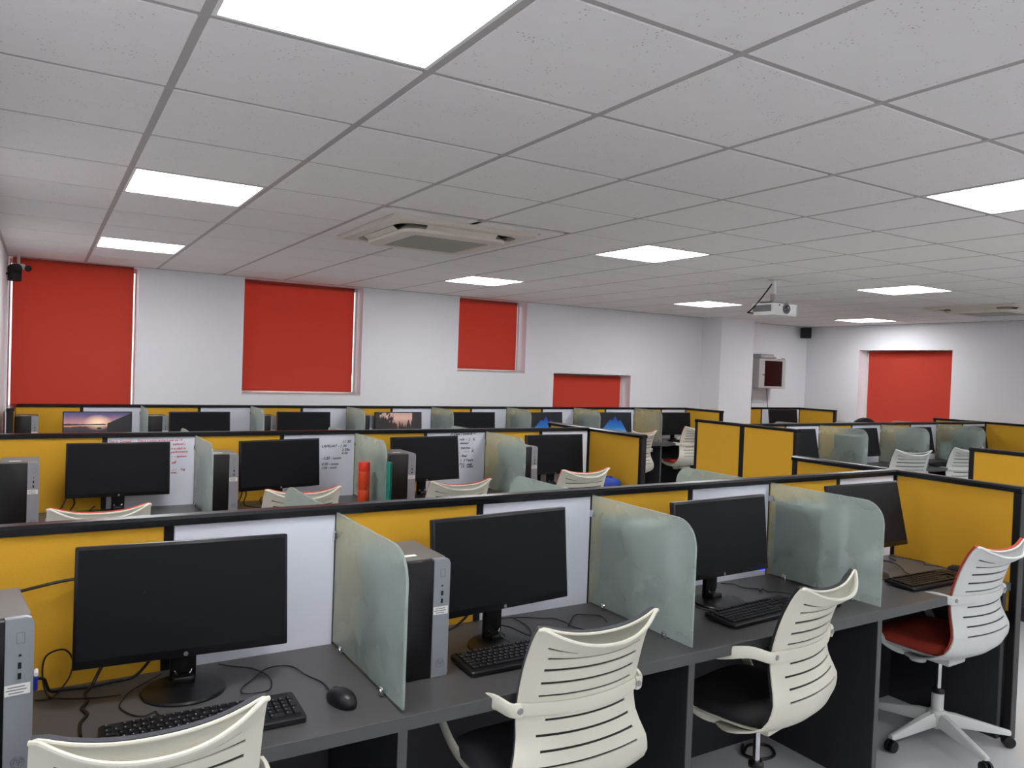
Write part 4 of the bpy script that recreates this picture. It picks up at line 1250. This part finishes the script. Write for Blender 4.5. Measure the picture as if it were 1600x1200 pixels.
MB().lathe([(0, 0), (.05, 0), (.05, .008), (0, .008)], 20, (-.02, 0, CEIL - PZ - .010)).build('ceiling_flange', 'whiteplastic', pr)
MB().tube(spline([(-.035, .012, .27), (-.08, .03, .20), (-.15, .06, .10), (-.20, .09, .035), (-.215, .10, .02), (-.16, .09, .018)], 6), .006, 6).build('cable', 'cable', pr)

# ------------------------------------------------------------------ wall cabinet and boxes on it
cb = thing('wall_cabinet', 'grey wall mounted cabinet with dark glass door right of the pillar', 'cabinet', (8.99, 6.05, 1.445))
cw, cd, chh = .58, .27, .44
MB().box((0, -cd / 2 - .005, chh / 2), (cw, cd - .03, chh), .004, 1).build('cabinet_body', 'cabinet', cb)
dr = MB()
for cx, cz, dx, dz in ((-cw / 2 + .06, chh / 2, .12, chh - .01), (cw / 2 - .035, chh / 2, .07, chh - .01), (0.025, chh - .018, cw - .19, .026), (.025, .018, cw - .19, .026)):
    dr.box((cx, -cd + .002, cz), (dx, .018, dz), .001, 1)
door = dr.build('door_frame', 'cabinet', cb, smooth=0)
MB().box((.025, -cd + .004, chh / 2), (cw - .19, .008, chh - .06)).build('door_glass', 'cabglass', door, smooth=0)
MB().box((-cw / 2 + .09, -cd - .012, chh / 2 - .02), (.05, .012, .018), .004, 1).build('door_lock', 'chrome', door)
MB().box((0, -cd / 2, .003), (cw + .02, cd, .012), .002, 1).build('bottom_lip', 'cabinet', cb)
for i, (x, l) in enumerate(((-.20, .5), (-.15, .5), (.19, .4))):
    MB().tube(spline([(x, -.02, 0), (x + .01, -.025, -.15), (x + .025 * (i - 1), -.03, -.29), (x + .02, -.03, -l)], 5), .005, 6).build('cable', 'cable', cb)
sw = thing('network_switch', 'grey network box on top of the wall cabinet', 'network box', (8.87, 5.86, 1.887))
MB().box((0, 0, .033), (.28, .17, .062), .004, 1).build('switch_case', 'steel', sw)
MB().box((.02, -.086, .032), (.20, .004, .03)).build('port_strip', 'cabinet', sw, smooth=0)
MB().tube(spline([(.02, 0, .066), (.05, .01, .085), (.11, .01, .085), (.14, .01, .05), (.16, .02, .02)], 5), .004, 6).build('cable', 'whiteplastic', sw)
rt = thing('wifi_router', 'small white router on the wall cabinet, right of the grey box', 'router', (9.18, 5.86, 1.887))
MB().box((0, 0, .016), (.17, .12, .03), .006, 2).build('router_body', 'whiteplastic', rt)
for sx in (-1, 1): MB().lathe([(0, 0), (.008, 0), (.008, .012), (0, .014)], 10, (.055 + sx * .018, -.07, .002)).build('knob', 'black', rt)

# ------------------------------------------------------------------ speakers and camera
sp = thing('wall_speaker', 'black box speaker in the far right corner under the ceiling', 'speaker', (9.93, 5.99, 2.245), R(-20))
MB().box((0, -.07, .08), (.13, .11, .165), .006, 2).build('speaker_box', 'speaker', sp)
MB().box((0, -.1265, .08), (.115, .006, .15), .002, 1).build('speaker_grille', 'speaker', sp)
MB().box((0, -.008, .08), (.03, .03, .04), .003, 1).build('wall_bracket', 'black', sp)
sp = thing('wall_speaker', 'black speaker at the top left corner over the wide blind', 'speaker', (-.535, 5.90, 2.20), R(20))
MB().box((0, 0, .055), (.085, .09, .11), .008, 2).build('speaker_box', 'speaker', sp)
MB().lathe([(.043, -.045), (.043, .045), (.0, .045)], 18, mat=Matrix.Translation((0, 0, .105)) @ Matrix.Rotation(PI / 2, 4, 'X')).build('speaker_top', 'speaker', sp)
MB().box((-.04, .03, .06), (.03, .02, .02), .003, 1).build('wall_bracket', 'black', sp)
cc = thing('security_camera', 'small white security camera with black eye beside the left speaker', 'camera', (-.47, 5.93, 2.33), R(0))
MB().box((-.04, .0, .0), (.10, .05, .05), .012, 2).build('camera_body', 'whiteplastic', cc)
MB().lathe([(0, .04), (.02, .04), (.026, .03), (.028, 0), (0, 0)], 18, mat=Matrix.Translation((.032, -.012, -.012)) @ Matrix.Rotation(PI / 2, 4, 'X')).build('camera_eye', 'black', cc)
MB().cyl((-.04, 0, .02), (-.04, 0, CEIL - 2.33 - .003), .012, n=12).build('mount_stem', 'whiteplastic', cc)
